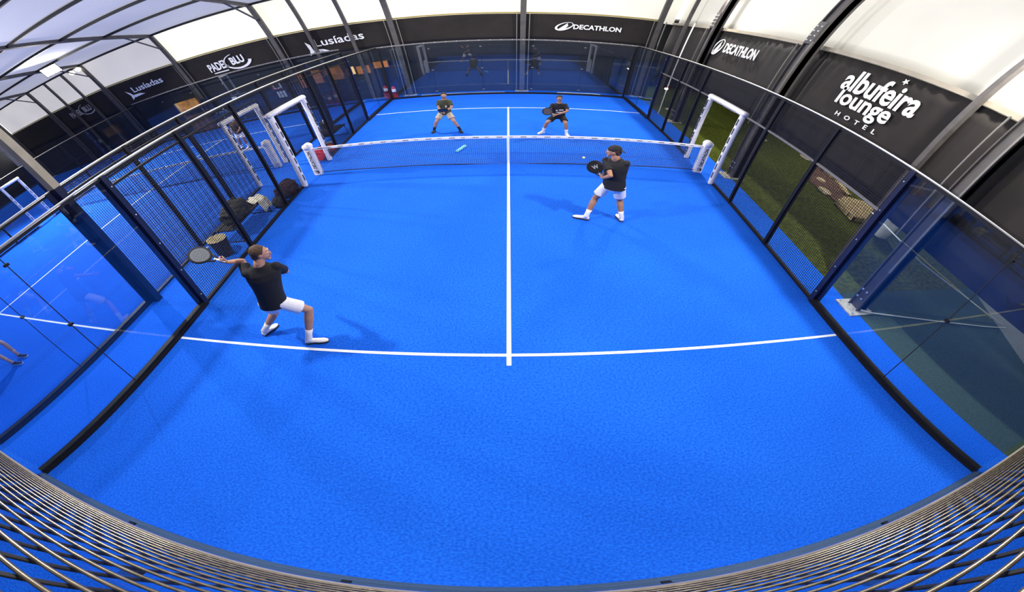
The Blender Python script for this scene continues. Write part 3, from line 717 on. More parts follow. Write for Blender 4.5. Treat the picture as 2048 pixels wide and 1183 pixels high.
def person(label, J, face, skin, hair, shirt, shorts, socks, shoe, k=1.0, vox=.009, cap=False, group=None, logo=None, sole=SOLE, beard=False):
    J = {a: Vector(b) for a, b in J.items()}
    base = (J['anL'] + J['anR']) / 2; base.z = 0
    t = thing('person', label, 'person', base, group)
    face = Vector(face).normalized()
    hd, nk = J['head'], J['neck']; up = (hd - nk).normalized(); up = (up + V(0, 0, 1.2)).normalized()
    f = (face - up * face.dot(up)).normalized(); sd = f.cross(up)
    shm = (J['shL'] + J['shR']) / 2; hpm = (J['hipL'] + J['hipR']) / 2
    ss = (J['shR'] - J['shL']).normalized(); hs = (J['hipR'] - J['hipL']).normalized()
    tu = (shm - hpm).normalized()
    fr = lambda s_: (tu.cross(s_)).normalized()
    chestf = fr(ss); hipf = fr(hs)
    # --- skin
    b = MB()
    tor = []
    for u, w_, dp in ((-.12, .15, .10), (.0, .165, .115), (.25, .145, .10), (.5, .15, .10), (.75, .175, .11), (.93, .165, .095), (1.03, .10, .07)):
        s_ = hs.lerp(ss, max(0, min(1, u))).normalized(); c = hpm.lerp(shm, u); tor.append((c, s_ * w_ * k, fr(s_) * dp * k))
    rings(b, tor)
    b.tube([shm.lerp(nk, -.1), nk, nk.lerp(hd, .6)], [.078 * k, .064 * k, .058 * k], 14)
    for S in 'LR':
        sh, el, ha, hp, kn, an = (J[n + S] for n in ('sh', 'el', 'ha', 'hip', 'kn', 'an'))
        limb(b, sh - tu * .015 * k, el, [(0, .050*k), (.25, .052*k), (.6, .045*k), (1, .038*k)])
        limb(b, el, ha, [(0, .038*k), (.25, .043*k), (.6, .034*k), (1, .025*k)])
        limb(b, hp, kn, [(0, .088*k), (.35, .082*k), (.7, .066*k), (1, .054*k)])
        limb(b, kn, an, [(0, .054*k), (.28, .060*k), (.55, .050*k), (.85, .036*k), (1, .038*k)])
        dh = (ha - el).normalized(); tg = J.get('grip' + S); dd = (tg - ha).normalized() if tg is not None else dh
        th = V(0, 0, 1) if abs(dd.z) < .8 else f
        hand(b, ha, dd, th, k, curl=1.0 if tg is not None else .45)
    R = Matrix((sd, f, up)).transposed()
    def hf(p):
        q = p.copy(); z = q.z / .115
        q.x *= 1 - .20 * max(0, -z); q.y *= 1 - .10 * max(0, -z)
        if q.y > 0 and z < -.3: q.y += .012
        return q * k
    b.ball(hd, (.075, .095, .115), R, 24, 18, hf)
    P = lambda x, y, z: hd + R @ (V(x, y, z) * k)
    b.tube([P(0, .088, .03), P(0, .108, -.005), P(0, .116, -.022), P(0, .096, -.032)], [.009*k, .012*k, .016*k, .012*k], 8)
    b.ball(P(0, .082, -.090), .026 * k, nu=10, nv=8)
    b.ball(P(0, .088, .045), (.055*k, .014*k, .010*k), R, 10, 6)
    for s_ in (-1, 1): b.ball(P(.076 * s_, -.005, -.008), (.011*k, .022*k, .034*k), R, 10, 8)
    fuse('body', b, skin, t, vox)
    lp = MB()
    for s_ in (-1, 1):
        e_ = obj('eye', MB().ball(P(.031 * s_, .082, .012), .0115 * k, nu=10, nv=8), EYE, t, smooth=True); obj('iris', MB().ball(P(.031 * s_, .0905, .012), .0055 * k, nu=8, nv=6), IRIS, e_, smooth=True)
    lp.ball(P(0, .099, -.058), (.024*k, .010*k, .008*k), R, 12, 6)
    obj('lips', lp, LIPS, t, smooth=True)
    # --- hair or cap
    h = MB()
    h.ball(P(0, -.022, .028), (.082*k, .095*k, .104*k), R, 24, 16, lambda p: p + V(math.sin(p.x*90)*.003, 0, math.cos(p.y*80)*.003))
    h.ball(P(0, -.055, -.03), (.066*k, .055*k, .060*k), R, 16, 10)
    if beard: h.ball(P(0, .058, -.085), (.05*k, .042*k, .034*k), R, 14, 8)
    fuse('hair', h, hair, t, .007, 2)
    if cap:
        c = MB(); c.ball(P(0, -.012, .045), (.090*k, .108*k, .092*k), R, 24, 14, lambda p: V(p.x, p.y, max(p.z, -.012*k)))
        rings(c, [(P(0, -.085 - .022 * j, .03 - .014 * j), (R @ V(1, 0, 0)) * (.078 - .012 * j) * k, (R @ V(0, 0, 1)) * .006 * k) for j in range(5)], 14)
        fuse('cap', c, BLACKC, t, .006, 3)
    # --- shirt
    s1 = MB(); cs = []
    for u, w_, dp in ((-.10, .195, .142), (.08, .190, .136), (.3, .178, .128), (.55, .186, .128), (.78, .205, .130), (.92, .208, .115), (1.0, .185, .095), (1.07, .135, .082), (1.15, .082, .072)):
        s_ = hs.lerp(ss, max(0, min(1, u))).normalized(); c = hpm.lerp(shm, u); cs.append((c, s_ * w_ * k, fr(s_) * dp * k))
    rings(s1, cs, 24)
    for S in 'LR':
        sh, el = J['sh' + S], J['el' + S]; dd = (el - sh)
        s1.ball(sh - tu * .004 * k, .0665 * k, nu=14, nv=8)
        s1.tube([sh - tu * .006 * k, sh + dd * .3, sh + dd * .66], [.064 * k, .066 * k, .074 * k], 14)
    shirt_o = fuse('shirt', s1, shirt, t, vox, 6)
    if logo:
        cc = hpm.lerp(shm, .72); n = chestf if chestf.dot(f) > 0 else -chestf
        lm = MB()
        for dx, dz, w_, h_ in logo: lm.bar(cc + ss * dx + n * .131 * k + tu * dz - ss * w_ / 2, cc + ss * dx + n * .131 * k + tu * dz + ss * w_ / 2, .012, h_, up=tu)
        obj('shirt_print', lm, WHITETXT, t)
    # --- shorts
    q = MB(); cs = []
    for u, w_, dp in ((-.14, .175, .125), (.0, .18, .13), (.16, .165, .118)):
        cs.append((hpm.lerp(shm, u), hs * w_ * k, hipf * dp * k))
    rings(q, cs, 24)
    for S in 'LR':
        hp, kn = J['hip' + S], J['kn' + S]; dd = kn - hp
        q.ball(hp, .100 * k, nu=14, nv=8)
        q.tube([hp, hp + dd * .3, hp + dd * .70], [.102 * k, .100 * k, .104 * k], 16)
    fuse('shorts', q, shorts, t, vox, 3)
    # --- socks and shoes
    for S in 'LR':
        kn, an, to = J['kn' + S], J['an' + S], J['to' + S]
        sk = MB().tube([an.lerp(kn, .36), an.lerp(kn, .2), an, an - V(0, 0, .03)], [.050*k, .043*k, .046*k, .045*k], 14)
        obj('sock', sk, socks, t, smooth=True)
        d2 = (to - an); d2.z = 0; d2.normalize(); sx = V(-d2.y, d2.x, 0); a0 = V(an.x, an.y, 0) - d2 * .055 * k
        L = .285 * k; z0 = max(0.0, an.z - .10)
        up_ = MB(); cs = []
        for x, w_, hh in ((0, .026, .062), (.06, .036, .082), (.25, .038, .088), (.42, .040, .074), (.62, .046, .056), (.82, .044, .044), (.95, .030, .034), (1, .014, .026)):
            cs.append((a0 + d2 * L * x + V(0, 0, z0 + .018 + hh / 2), sx * w_ * k, V(0, 0, 1) * hh / 2 * k))
        rings(up_, cs, 16); so = MB()
        outline = [(0, .03), (.06, .04), (.3, .036), (.62, .050), (.85, .046), (.97, .030), (1.01, .012)]
        pts = [a0 + d2 * L * x + sx * w_ * k for x, w_ in outline] + [a0 + d2 * L * x - sx * w_ * k for x, w_ in outline[::-1]]
        so.poly([V(p.x, p.y, z0 + .002) for p in pts], (0, 0, .022))
        sh_ = obj('shoe', up_, shoe, t, smooth=True); obj('sole', so, sole, sh_)
    return t

def racket(label, grip, head, nrm, m, letter=None, k=1.0):
    """padel racket: perforated teardrop head, open throat, round grip"""
    g, h = Vector(grip), Vector(head); d = (h - g).normalized(); n = Vector(nrm); n = (n - d * n.dot(d)).normalized(); s_ = d.cross(n)
    t = thing('padel_racket', label, 'racket', g)
    rr = .128 * k
    out = [h + d * rr * math.cos(a) * 1.05 + s_ * rr * math.sin(a) * (1 - .12 * max(0, -math.cos(a))) for a in [2*PI*i/36 for i in range(36)]]
    obj('face', MB().poly([p - n * .015 for p in out], n * .030), m, t, bevel=.004)
    fr_ = MB().tube(out + [out[0]], .0195, 8, caps=False)
    for s2 in (-1, 1): fr_.tube([h - d * rr * .85 + s_ * s2 * .07, h - d * (rr + .08) + s_ * s2 * .03, g + d * .10], .014, 8)
    obj('frame', fr_, BLACKC, t, smooth=True)
    obj('grip', MB().tube([g - d * .03, g + d * .12], [.017, .015], 12), WHITEC, t, smooth=True)
    ho = MB()
    for i in range(-2, 3):
        for j in range(-2, 3):
            if i * i + j * j <= 5 and (i or j): ho.tube([h + d * i * .036 + s_ * j * .036 - n * .0165, h + d * i * .036 + s_ * j * .036 + n * .0165], .0045, 8)
    obj('holes', ho, CORD, t)
    if letter:
        o = h - s_ * .055 - d * .045 + n * .0172
        text_mesh('letter', letter, o, s_ * .11, d * .09, mat('grey_white_print', (.62, .60, .58), .6), t, bold=.03, depth=.003)
    return t

# left player in lunge, seen from behind
person('brown-haired player in black shirt and white shorts lunging at the left, arm swung back',
       dict(head=(-2.66, -6.60, 1.79), neck=(-2.70, -6.655, 1.655), shL=(-2.890, -6.74, 1.53), shR=(-2.560, -6.59, 1.53), elL=(-2.99, -6.56, 1.62), haL=(-3.05, -6.74, 1.76), gripL=(-3.12, -6.75, 1.80),
            elR=(-2.62, -6.38, 1.24), haR=(-2.82, -6.25, 1.16), hipL=(-2.90, -6.74, .88), hipR=(-2.68, -6.75, .91), knL=(-3.02, -6.53, .46), knR=(-2.43, -6.63, .62), anL=(-3.27, -6.72, .10), anR=(-2.53, -6.85, .10),
            toL=(-3.20, -6.53, 0), toR=(-2.30, -6.79, 0)), (1, .55, -.1), SKIN, HAIR, BLACKC, WHITEC, WHITEC, SHOEW, vox=.0085, k=1.08)
racket('dark racket with pale edge swung back behind the left player', (-3.09, -6.75, 1.79), (-3.36, -6.76, 1.93), (0, -.35, 1), mat('charcoal_face', (.10, .11, .13), .5))
# right player
person('player in backwards black cap and white shorts standing right of the centre line',
       dict(head=(1.64, -3.2, 1.75), neck=(1.68, -3.215, 1.625), shL=(1.565, -3.10, 1.50), shR=(1.86, -3.28, 1.52), elL=(1.625, -3.40, 1.26), haL=(1.555, -3.14, 1.07), gripL=(1.52, -3.05, 1.11),
            elR=(1.88, -3.06, 1.24), haR=(1.72, -2.92, 1.07), hipL=(1.68, -3.15, .92), hipR=(1.86, -3.24, .92), knL=(1.51, -3.10, .53), knR=(1.95, -3.12, .50), anL=(1.38, -3.22, .10), anR=(2.03, -3.24, .10),
            toL=(1.18, -3.12, 0), toR=(2.00, -3.02, 0)), (-1, .25, -.05), SKIN_D, HAIR, BLACKC, WHITEC, WHITEC, SHOEW, vox=.0085, cap=True, k=1.08)
racket('black racket with a pale letter held by the player in the cap', (1.535, -3.06, 1.09), (1.44, -2.95, 1.25), (-.1, -1, .55), mat('black_face', (.012, .012, .014), .5), letter='W')
# far left player, facing the net
person('far player in olive shirt and beige shorts crouching wide at the left beyond the net',
       dict(head=(-1.70, 3.36, 1.54), neck=(-1.71, 3.44, 1.40), shL=(-1.57, 3.42, 1.28), shR=(-1.87, 3.44, 1.29), elL=(-1.53, 3.30, 1.05), elR=(-1.90, 3.34, 1.06), haL=(-1.70, 3.16, .94), haR=(-1.77, 3.16, .93),
            hipL=(-1.68, 3.52, .78), hipR=(-1.85, 3.52, .78), knL=(-1.52, 3.26, .49), knR=(-2.02, 3.34, .48), anL=(-1.38, 3.32, .10), anR=(-2.15, 3.48, .10), toL=(-1.32, 3.14, 0), toR=(-2.18, 3.30, 0)),
       (.1, -1, -.25), SKIN, HAIR_D, OLIVEC, KHAKIC, BLACKC, BLACKC, vox=.011, beard=True, logo=[(-.06, -.03, .03, .08)], k=.97)
racket('racket held low by the far player in the olive shirt', (-1.735, 3.12, .92), (-1.73, 2.93, 1.05), (0, -.5, 1), mat('black_face_b', (.02, .02, .025), .5))
# far right player
person('far player all in black with white shoes crouching at the right beyond the net',
       dict(head=(1.32, 2.90, 1.47), neck=(1.335, 3.0, 1.33), shL=(1.505, 2.98, 1.20), shR=(1.175, 3.0, 1.19), elL=(1.56, 2.82, .99), elR=(1.10, 2.90, .98), haL=(1.29, 2.70, .88), haR=(1.17, 2.74, .87),
            hipL=(1.46, 3.10, .70), hipR=(1.27, 3.10, .70), knL=(1.55, 2.82, .50), knR=(1.05, 2.86, .50), anL=(1.61, 2.84, .10), anR=(.97, 3.06, .10), toL=(1.65, 2.66, 0), toR=(.86, 2.93, 0)),
       (-.05, -1, -.2), SKIN_D, HAIR_D, BLACKC, BLACKC, WHITEC, SHOEW, vox=.011, sole=SHOEW, logo=[(-.06, -.02, .12, .03), (.06, -.04, .05, .03), (0, -.12, .15, .022)])
racket('racket held across the body by the far player in black', (1.2, 2.70, .88), (1.02, 2.66, 1.0), (0, -1, .4), mat('patterned_face', (.10, .08, .09), .5))
# neighbour court: one walking out of view, one at the far fence door
person('player at the left edge on the neighbouring court, only legs and dark shoes in view',
       dict(head=(-9.15, -8.6, 1.70), neck=(-9.1, -8.6, 1.55), shL=(-9.1, -8.42, 1.42), shR=(-9.1, -8.78, 1.42), elL=(-9.02, -8.3, 1.16), elR=(-9.02, -8.9, 1.16), haL=(-8.85, -8.35, .98), haR=(-8.85, -8.85, .98),
            hipL=(-8.86, -8.40, .86), hipR=(-8.86, -8.60, .86), knL=(-8.50, -8.28, .50), knR=(-8.52, -8.62, .46), anL=(-8.34, -8.30, .10), anR=(-8.22, -8.56, .10), toL=(-8.12, -8.22, 0), toR=(-8.03, -8.46, 0)),
       (1, .2, -.1), SKIN, HAIR_D, BLACKC, WHITEC, SKIN, BLACKC, vox=.011, sole=SHOEW)
person('player in dark brown shirt seen through the farther door frame',
       dict(head=(-8.93, 4.50, 1.60), neck=(-8.95, 4.5, 1.46), shL=(-8.80, 4.45, 1.36), shR=(-9.12, 4.52, 1.36), elL=(-8.76, 4.36, 1.10), elR=(-9.17, 4.4, 1.10), haL=(-8.8, 4.15, 1.0), haR=(-9.08, 4.18, 1.0),
            hipL=(-8.92, 4.5, .86), hipR=(-9.10, 4.5, .86), knL=(-8.92, 4.40, .46), knR=(-9.16, 4.42, .46), anL=(-8.95, 4.46, .10), anR=(-9.24, 4.5, .10), toL=(-8.93, 4.28, 0), toR=(-9.26, 4.32, 0)),
       (.1, -1, 0), SKIN_D, HAIR_D, mat('brown_fabric', (.035, .02, .016), .85), WHITEC, WHITEC, SHOEW, vox=.013)

# ------------------------------------------------------------------ ball, and a blurred motion streak given the shape of a tube
tag(obj('padel_ball', MB().ball((1.64, -.5, .45), .034), mat('yellow_green_felt', (.72, .80, .28), .9), smooth=True), 'small pale yellow ball in the air before the net, beside the black racket', 'ball')
tag(obj('motion_streak', MB().tube([(-1.29, 1.05, .04), (-1.12, 1.56, .04)], .045, 12), mat('pale_cyan_streak', (.25, .75, .85), .8), smooth=True), 'pale cyan motion streak as a tube beyond the net, left of the centre line', 'tube')

# ------------------------------------------------------------------ benches and bags between the two courts
def bench(x0, x1, y0, y1, label):
    t = thing('bench', label, 'bench', ((x0 + x1) / 2, (y0 + y1) / 2, 0))
    s_ = MB()
    for i in range(4): s_.box((x0 + .01 + i * (x1 - x0) / 4, y0, .43), (x0 - .01 + (i + 1) * (x1 - x0) / 4, y1, .46))
    obj('seat_slats', s_, STEEL, t)
    for y in (y0 + .12, y1 - .12):
        obj('leg_frame', MB().tube([(x0 + .02, y, .43), (x0 - .02, y, .015), (x1 + .02, y, .015), (x1 - .02, y, .43)], .014, 8), STEEL, t)
    return t
bench(-5.62, -5.12, -3.85, -2.15, 'black slatted bench between the two fences, nearer one, loaded with bags')
bench(-5.55, -5.05, 2.75, 4.35, 'black bench between the two fences, farther one, beyond the net')
def bag(name, c, size, m, label, cat, rz=0, strap=True, seed=0, strapm=None, handle=True):
    c = Vector(c); t = thing(name, label, cat, c); Rz = Matrix.Rotation(rz, 3, 'Z'); sx, sy, sz = size
    rnd = random.Random(seed); ph = [rnd.uniform(0, 6) for _ in range(6)]
    def f(p):
        q = V(math.copysign(abs(p.x / sx) ** .72, p.x) * sx, math.copysign(abs(p.y / sy) ** .72, p.y) * sy, math.copysign(abs(p.z / sz) ** .75, p.z) * sz)
        k_ = 1 + .08 * math.sin(6 * p.y / sy + ph[0]) + .06 * math.sin(5 * p.x / sx + 4 * p.z / sz + ph[1]) + .045 * math.sin(13 * p.y / sy + 8 * p.z / sz + ph[2]) + .03 * math.sin(17 * p.x / sx - 11 * p.y / sy + ph[3])
        return q * k_
    b = MB().ball(c + V(0, 0, sz), (sx, sy, sz), Rz, 64, 44, f); lo_ = c.z
    b.v = [(a, b_, max(z_, lo_ + .002)) for a, b_, z_ in b.v]
    obj('bag_body', b, m, t, smooth=True)
    pk = MB().ball(c + Rz @ V(sx * .72, 0, 0) + V(0, 0, sz * .8), (sx * .38, sy * .6, sz * .5), Rz, 20, 12); pk.v = [(a, b_, max(z_, lo_ + .002)) for a, b_, z_ in pk.v]
    obj('pocket', pk, m, t, smooth=True)
    if strap:
        pts = [c + Rz @ V(0, sy * math.cos(a) * .75, 0) + V(0, 0, sz * 1.75 + sz * .55 * math.sin(a)) for a in [PI * i / 12 for i in range(13)]]
        obj('strap', MB().tube(pts, .014, 8), strapm or m, t, smooth=True)
    z_ = MB().tube([c + Rz @ V(sx * .2 * math.sin(i), sy * (-.7 + 1.4 * i / 8), 0) + V(0, 0, sz * (1.98 - .25 * abs(i - 4) / 4)) for i in range(9)], .006, 6)
    obj('zip', z_, ALU, t)
    return t
OLV = mat('dark_olive_fabric', (.022, .022, .015), .8, noise=.5, scale=9, bump=.5)
bag('sports_bag', (-5.30, -3.22, .462), (.23, .46, .23), OLV, 'large black and olive sports bag lying on the nearer bench', 'bag', rz=.15, seed=1)
bag('racket_bag', (-5.02, -1.30, .0), (.19, .38, .22), mat('dark_maroon_fabric', (.035, .012, .014), .8, noise=.5, scale=9, bump=.5), 'dark maroon racket bag on the ground at the foot of the left door frame', 'bag', rz=-.1, seed=2)
bag('shoulder_bag', (-5.0, -1.95, .0), (.14, .22, .13), mat('worn_black_fabric', (.018, .015, .016), .8, noise=.5, scale=9, bump=.5), 'small black bag on the ground between the nearer bench and the maroon bag', 'bag', rz=.3, seed=4)
bag('backpack', (-5.30, 3.35, .462), (.16, .22, .26), BLACKC, 'black backpack with white marks on the farther bench', 'backpack', seed=3, strapm=WHITEC)
bag('shoulder_bag', (-5.30, 2.98, .462), (.13, .12, .12), mat('grey_black_fabric', (.03, .03, .035), .8), 'dark grey bag beside the backpack on the farther bench', 'bag', seed=5)
# towel draped over the end of the nearer bench
tw = MB(); N = 18
vs_ = []
for i in range(N + 1):
    for j in range(N + 1):
        u, v_ = i / N, j / N; x = -5.50 + .52 * u; y = -2.55 + .52 * v_
        drop = max(0, u - .72) * 1.3 + max(0, v_ - .80) * 1.1
        vs_.append((x - max(0, u - .72) * .30, y - max(0, v_ - .8) * .3, .475 - drop + .045 * math.sin(9 * u + 5 * v_) * math.cos(8 * v_) + .02 * math.sin(23 * v_ + 9 * u) + .05))
tw.add(vs_, [(i * (N+1) + j, (i+1) * (N+1) + j, (i+1) * (N+1) + j + 1, i * (N+1) + j + 1) for i in range(N) for j in range(N)])
o = obj('towel', tw, mat('cream_towel', (.72, .69, .56), .9, noise=.15, scale=14, bump=.6), smooth=True); sm = o.modifiers.new('t', 'SOLIDIFY'); sm.thickness = .012
tag(o, 'cream towel draped over the far end of the nearer bench', 'towel')
# basket
t = thing('waste_basket', 'black ribbed basket with a pale woven rim standing by the nearer bench', 'basket', (-5.30, -4.25, 0))
b = MB(); b.tube([(-5.30, -4.25, .0), (-5.30, -4.25, .5)], [.15, .20], 28); obj('basket_body', b, mat('black_plastic', (.015, .013, .015), .5), t, smooth=False)
r_ = MB()
for i in range(9): r_.tube([(-5.30, -4.25, .04 + i * .05), (-5.30, -4.25, .062 + i * .05)], .158 + .0055 * i, 28)
obj('ribs', r_, mat('charcoal_plastic', (.03, .028, .03), .5), t)
r_ = MB(); ring = [(-5.30 + .20 * math.cos(a), -4.25 + .20 * math.sin(a), .51) for a in [2*PI*i/28 for i in range(29)]]
r_.tube(ring, .013, 8, caps=False)
for i in range(-6, 7):
    w_ = math.sqrt(max(0, .19**2 - (i * .028)**2)); r_.bar((-5.30 + i * .028, -4.25 - w_, .508), (-5.30 + i * .028, -4.25 + w_, .508), .012, .006); r_.bar((-5.30 - w_, -4.25 + i * .028, .512), (-5.30 + w_, -4.25 + i * .028, .512), .012, .006)
obj('woven_lid', r_, mat('tan_wicker', (.45, .38, .22), .7), t)
proto = None
for i, (x, y, lb) in enumerate(((-5.62, -4.32, 'white ball beside the basket, near the fence post'), (-5.95, -3.95, 'white ball on the ground by the farther mesh fence'))):
    o = tag(obj('padel_ball', MB().ball((x, y, .033), .033), mat('white_felt', (.8, .82, .7), .9), smooth=True), lb, 'ball')
# red bag and orange racket cover behind the net post
RED = mat('red_fabric', (.62, .02, .015), .7, noise=.2, scale=8, bump=.3)
bag('ball_bag', (-5.04, 1.48, 0), (.20, .27, .21), RED, 'bright red round bag on the ground behind the left net post', 'bag', seed=6)
bag('racket_cover', (-4.99, 2.12, 0), (.15, .26, .16), mat('orange_red_fabric', (.50, .05, .01), .7, noise=.4, scale=12, bump=.4), 'orange-red racket cover lying beside the red bag', 'bag', seed=7, strapm=BLACKC)
tag(obj('tube_can', MB().tube([(-5.05, 2.15, .36), (-4.86, 2.40, .34)], .028, 12), mat('cream_plastic', (.7, .66, .4), .5), smooth=True), 'cream tube lying on top of the orange-red cover', 'tube')

# ------------------------------------------------------------------ right-hand outside: bin, paving, stones
t = thing('waste_bin', 'white tapered bin standing on the ground behind the right glass', 'bin', (8.75, -3.15, 0))
obj('bin_body', MB().tube([(8.75, -3.15, 0), (8.75, -3.15, .02), (8.75, -3.15, .70)], [.19, .195, .29], 28), mat('white_plastic', (.55, .57, .50), .5), t, smooth=True)
obj('rim', MB().tube([(8.75 + .29 * math.cos(a), -3.15 + .29 * math.sin(a), .71) for a in [2*PI*i/28 for i in range(29)]], .018, 8, caps=False), PAD, t, smooth=True)
obj('bin_liner', MB().ball((8.75, -3.15, .70), (.25, .25, .09), None, 20, 10, lambda p: p * (1 + .12 * math.sin(14 * math.atan2(p.y, p.x)))), mat('grey_liner', (.16, .15, .17), .6, noise=.6, scale=22), t, smooth=True)
def brick_mat(name, c1, c2, c3, sc):
    m = bpy.data.materials.new(name); m.use_nodes = True; n, l = m.node_tree.nodes, m.node_tree.links; p = n['Principled BSDF']
    tc = n.new('ShaderNodeTexCoord'); b = n.new('ShaderNodeTexBrick'); b.inputs['Color1'].default_value = (*c1, 1); b.inputs['Color2'].default_value = (*c2, 1); b.inputs['Mortar'].default_value = (*c3, 1)
    b.inputs['Scale'].default_value = sc; b.inputs['Mortar Size'].default_value = .03; l.new(tc.outputs['Object'], b.inputs['Vector']); l.new(b.outputs['Color'], p.inputs['Base Color']); p.inputs['Roughness'].default_value = .9
    return m
PAVE = brick_mat('beige_paving', (.62, .50, .26), (.50, .40, .20), (.05, .04, .02), 3.2)
SOIL = mat('brown_soil', (.10, .05, .035), .95, noise=.5, scale=10, bump=.6)
struct('ground.004', MB().poly([(9.95, 2.4, .0), (9.3, 1.8, .0), (8.45, .4, .0), (8.55, -1.3, .0), (9.2, -.9, .0), (9.6, -.2, .0), (10.0, 1.0, .0)], (0, 0, .03)), SOIL)
tag(obj('paving_step', MB().poly([(9.05, -.75, 0), (10.2, -1.1, 0), (9.55, -1.95, 0), (8.92, -2.42, 0), (8.25, -2.34, 0), (8.42, -1.2, 0)], (0, 0, .16)), PAVE), 'beige paved step at the edge of the grass outside the right fence', 'step')
tag(obj('stone_edging', MB().poly([(10.0, 2.7, 0), (9.85, 2.0, 0), (9.78, 1.0, 0), (9.98, .95, 0), (10.1, 1.9, 0)], (0, 0, .12)).poly([(9.75, .85, 0), (9.35, -.42, 0), (9.5, -.48, 0), (9.93, .8, 0)], (0, 0, .12)), PAVE), 'narrow beige stone edging along the brown soil bed', 'edging')
ST = mat('pale_stone', (.55, .48, .32), .9, noise=.3, scale=8)
def stone(x, y, r, lb, e=(1, 1, .4)):
    tag(obj('garden_stone', MB().ball((x, y, r * e[2] * .6), (r * e[0], r * e[1], r * e[2]), None, 14, 8, lambda p: p * (1 + .12 * math.sin(9 * p.x / r + 2) * math.cos(7 * p.y / r))), ST, smooth=True), lb, 'stone')
stone(9.1, .75, .15, 'pale stone lying in the brown soil bed', (1, 1.6, .4)); stone(8.55, -.35, .2, 'long pale stone where the soil bed meets the grass', (.8, 1.7, .4)); stone(8.95, 5.0, .14, 'pale stone alone on the grass below the middle fence rail')
stone(9.9, 3.3, .16, 'pale stone at the far end of the soil bed', (.7, 2.2, .4)); stone(6.2, 8.5, .16, 'pale stone on the grass near the white cord')
struct('ground.005', MB().poly([(11.2, -3.5, -.004), (10.05, -6.2, -.006), (8.6, -9.0, -.012), (8.9, -9.3, -.012), (10.7, -7.4, -.012), (11.0, -5.6, -.012)], (0, 0, .015)), mat('pale_path', (.17, .19, .17), .9, noise=.2))

# ------------------------------------------------------------------ behind the far walls: bar, kiosk, signs
WARM = emis('lit_window', (1.0, .36, .10), .55); WARM2 = emis('lit_window_bright', (1, .62, .25), 1.6)
yw = YC + .13
for i, (x0, x1, z0, z1, m_) in enumerate(((-9.0, -8.45, 1.35, 2.35, 0), (-8.2, -7.7, 1.5, 2.4, 0), (-7.35, -6.75, 1.55, 2.45, 0), (-6.55, -6.2, 1.75, 2.25, 1), (-6.1, -5.55, 1.7, 2.2, 0), (-5.35, -4.75, 1.95, 2.35, 0))):
    t = struct('window_%d' % (i + 1), MB().box((x0, yw - .03, z0), (x1, yw, z1)), WARM2 if m_ else WARM)
    o = obj('window_frame', MB().box((x0 - .04, yw - .05, z0 - .04), (x0, yw, z1 + .04)).box((x1, yw - .05, z0 - .04), (x1 + .04, yw, z1 + .04)).box((x0, yw - .05, z1), (x1, yw, z1 + .04)).box((x0, yw - .05, z0 - .04), (x1, yw, z0)), mat('dark_wood', (.05, .02, .01), .6), t)
t = thing('drinks_kiosk', 'brown kiosk with a glowing orange top panel beyond the neighbouring court', 'kiosk', (-14.6, 10.7, 0))
obj('counter', MB().box((-15.2, 10.6, 0), (-13.9, 10.9, 1.35)), mat('brown_panel', (.16, .07, .035), .6, noise=.3, scale=5), t)
obj('menu_board', MB().box((-15.3, 10.65, 1.75), (-13.95, 10.8, 2.5)), mat('orange_board', (.62, .24, .02), .6, noise=.5, scale=3), t)
obj('pillar', MB().box((-15.3, 10.7, 1.35), (-15.2, 10.8, 1.8)).box((-14.05, 10.7, 1.35), (-13.95, 10.8, 1.8)), mat('brown_wood', (.12, .05, .03), .6), t)
t = thing('potted_plant', 'small leafy plant with white flowers beside the orange-topped kiosk', 'plant', (-13.2, 10.95, 0))
obj('pot', MB().tube([(-13.2, 10.95, 0), (-13.2, 10.95, .5)], [.16, .22], 16), mat('pink_pot', (.30, .06, .08), .6), t)
lf = MB(); fl_ = MB(); rn = random.Random(5)
for i in range(90):
    a, r0, z0 = rn.uniform(0, 2*PI), rn.uniform(.02, .3), rn.uniform(.5, 1.1); p = V(-13.2 + r0 * math.cos(a), 10.95 + r0 * math.sin(a), z0); d = V(math.cos(a), math.sin(a), rn.uniform(-.3, .8)).normalized() * .11; s_ = d.cross(V(0, 0, 1)).normalized() * .03
    lf.add([p, p + d * .5 + s_, p + d, p + d * .5 - s_, p + d * .5 + V(0, 0, .01)], [(0, 1, 4), (1, 2, 4), (2, 3, 4), (3, 0, 4)])
    if i % 7 == 0: fl_.ball(p + d, .05, nu=8, nv=6)
obj('leaves', lf, mat('leaf_green', (.03, .10, .02), .6), t); obj('flowers', fl_, WHITEC, t)
def sign(x, z, w_, h_, m_, label, fig=None):
    t = thing('wall_sign', label, 'sign', (x, yw - .1, z)); yy = yw - .14
    obj('board', MB().box((x - w_, yy, z - h_), (x + w_, yy + .02, z + h_)), m_, t)
    for n_, a, b, c, d, mm in (fig or []): obj(n_, MB().box((x + a, yy - .006, z + b), (x + c, yy, z + d)), mm, t)
    obj('bracket', MB().box((x - .05, yy + .02, z - .05), (x + .05, yw + .02, z + .05)), STEEL, t)
sign(-9.95, 1.86, .24, .26, WHITETXT, 'white square sign with red border and black symbol on the far wall', [('border', -.24, -.26, .24, -.2, RED), ('border', -.24, -.2, -.19, .26, RED), ('symbol', -.12, -.12, .12, .14, PADTXT)])
sign(-9.88, 1.24, .23, .22, WHITETXT, 'plain white notice with small text just below the red-bordered sign', [('text_line', -.14, .02, .12, .06, LG), ('text_line', -.14, -.06, .1, -.02, LG)])
sign(-12.35, 1.62, .14, .16, WHITETXT, 'small white notice alone on the wall right of the kiosk')
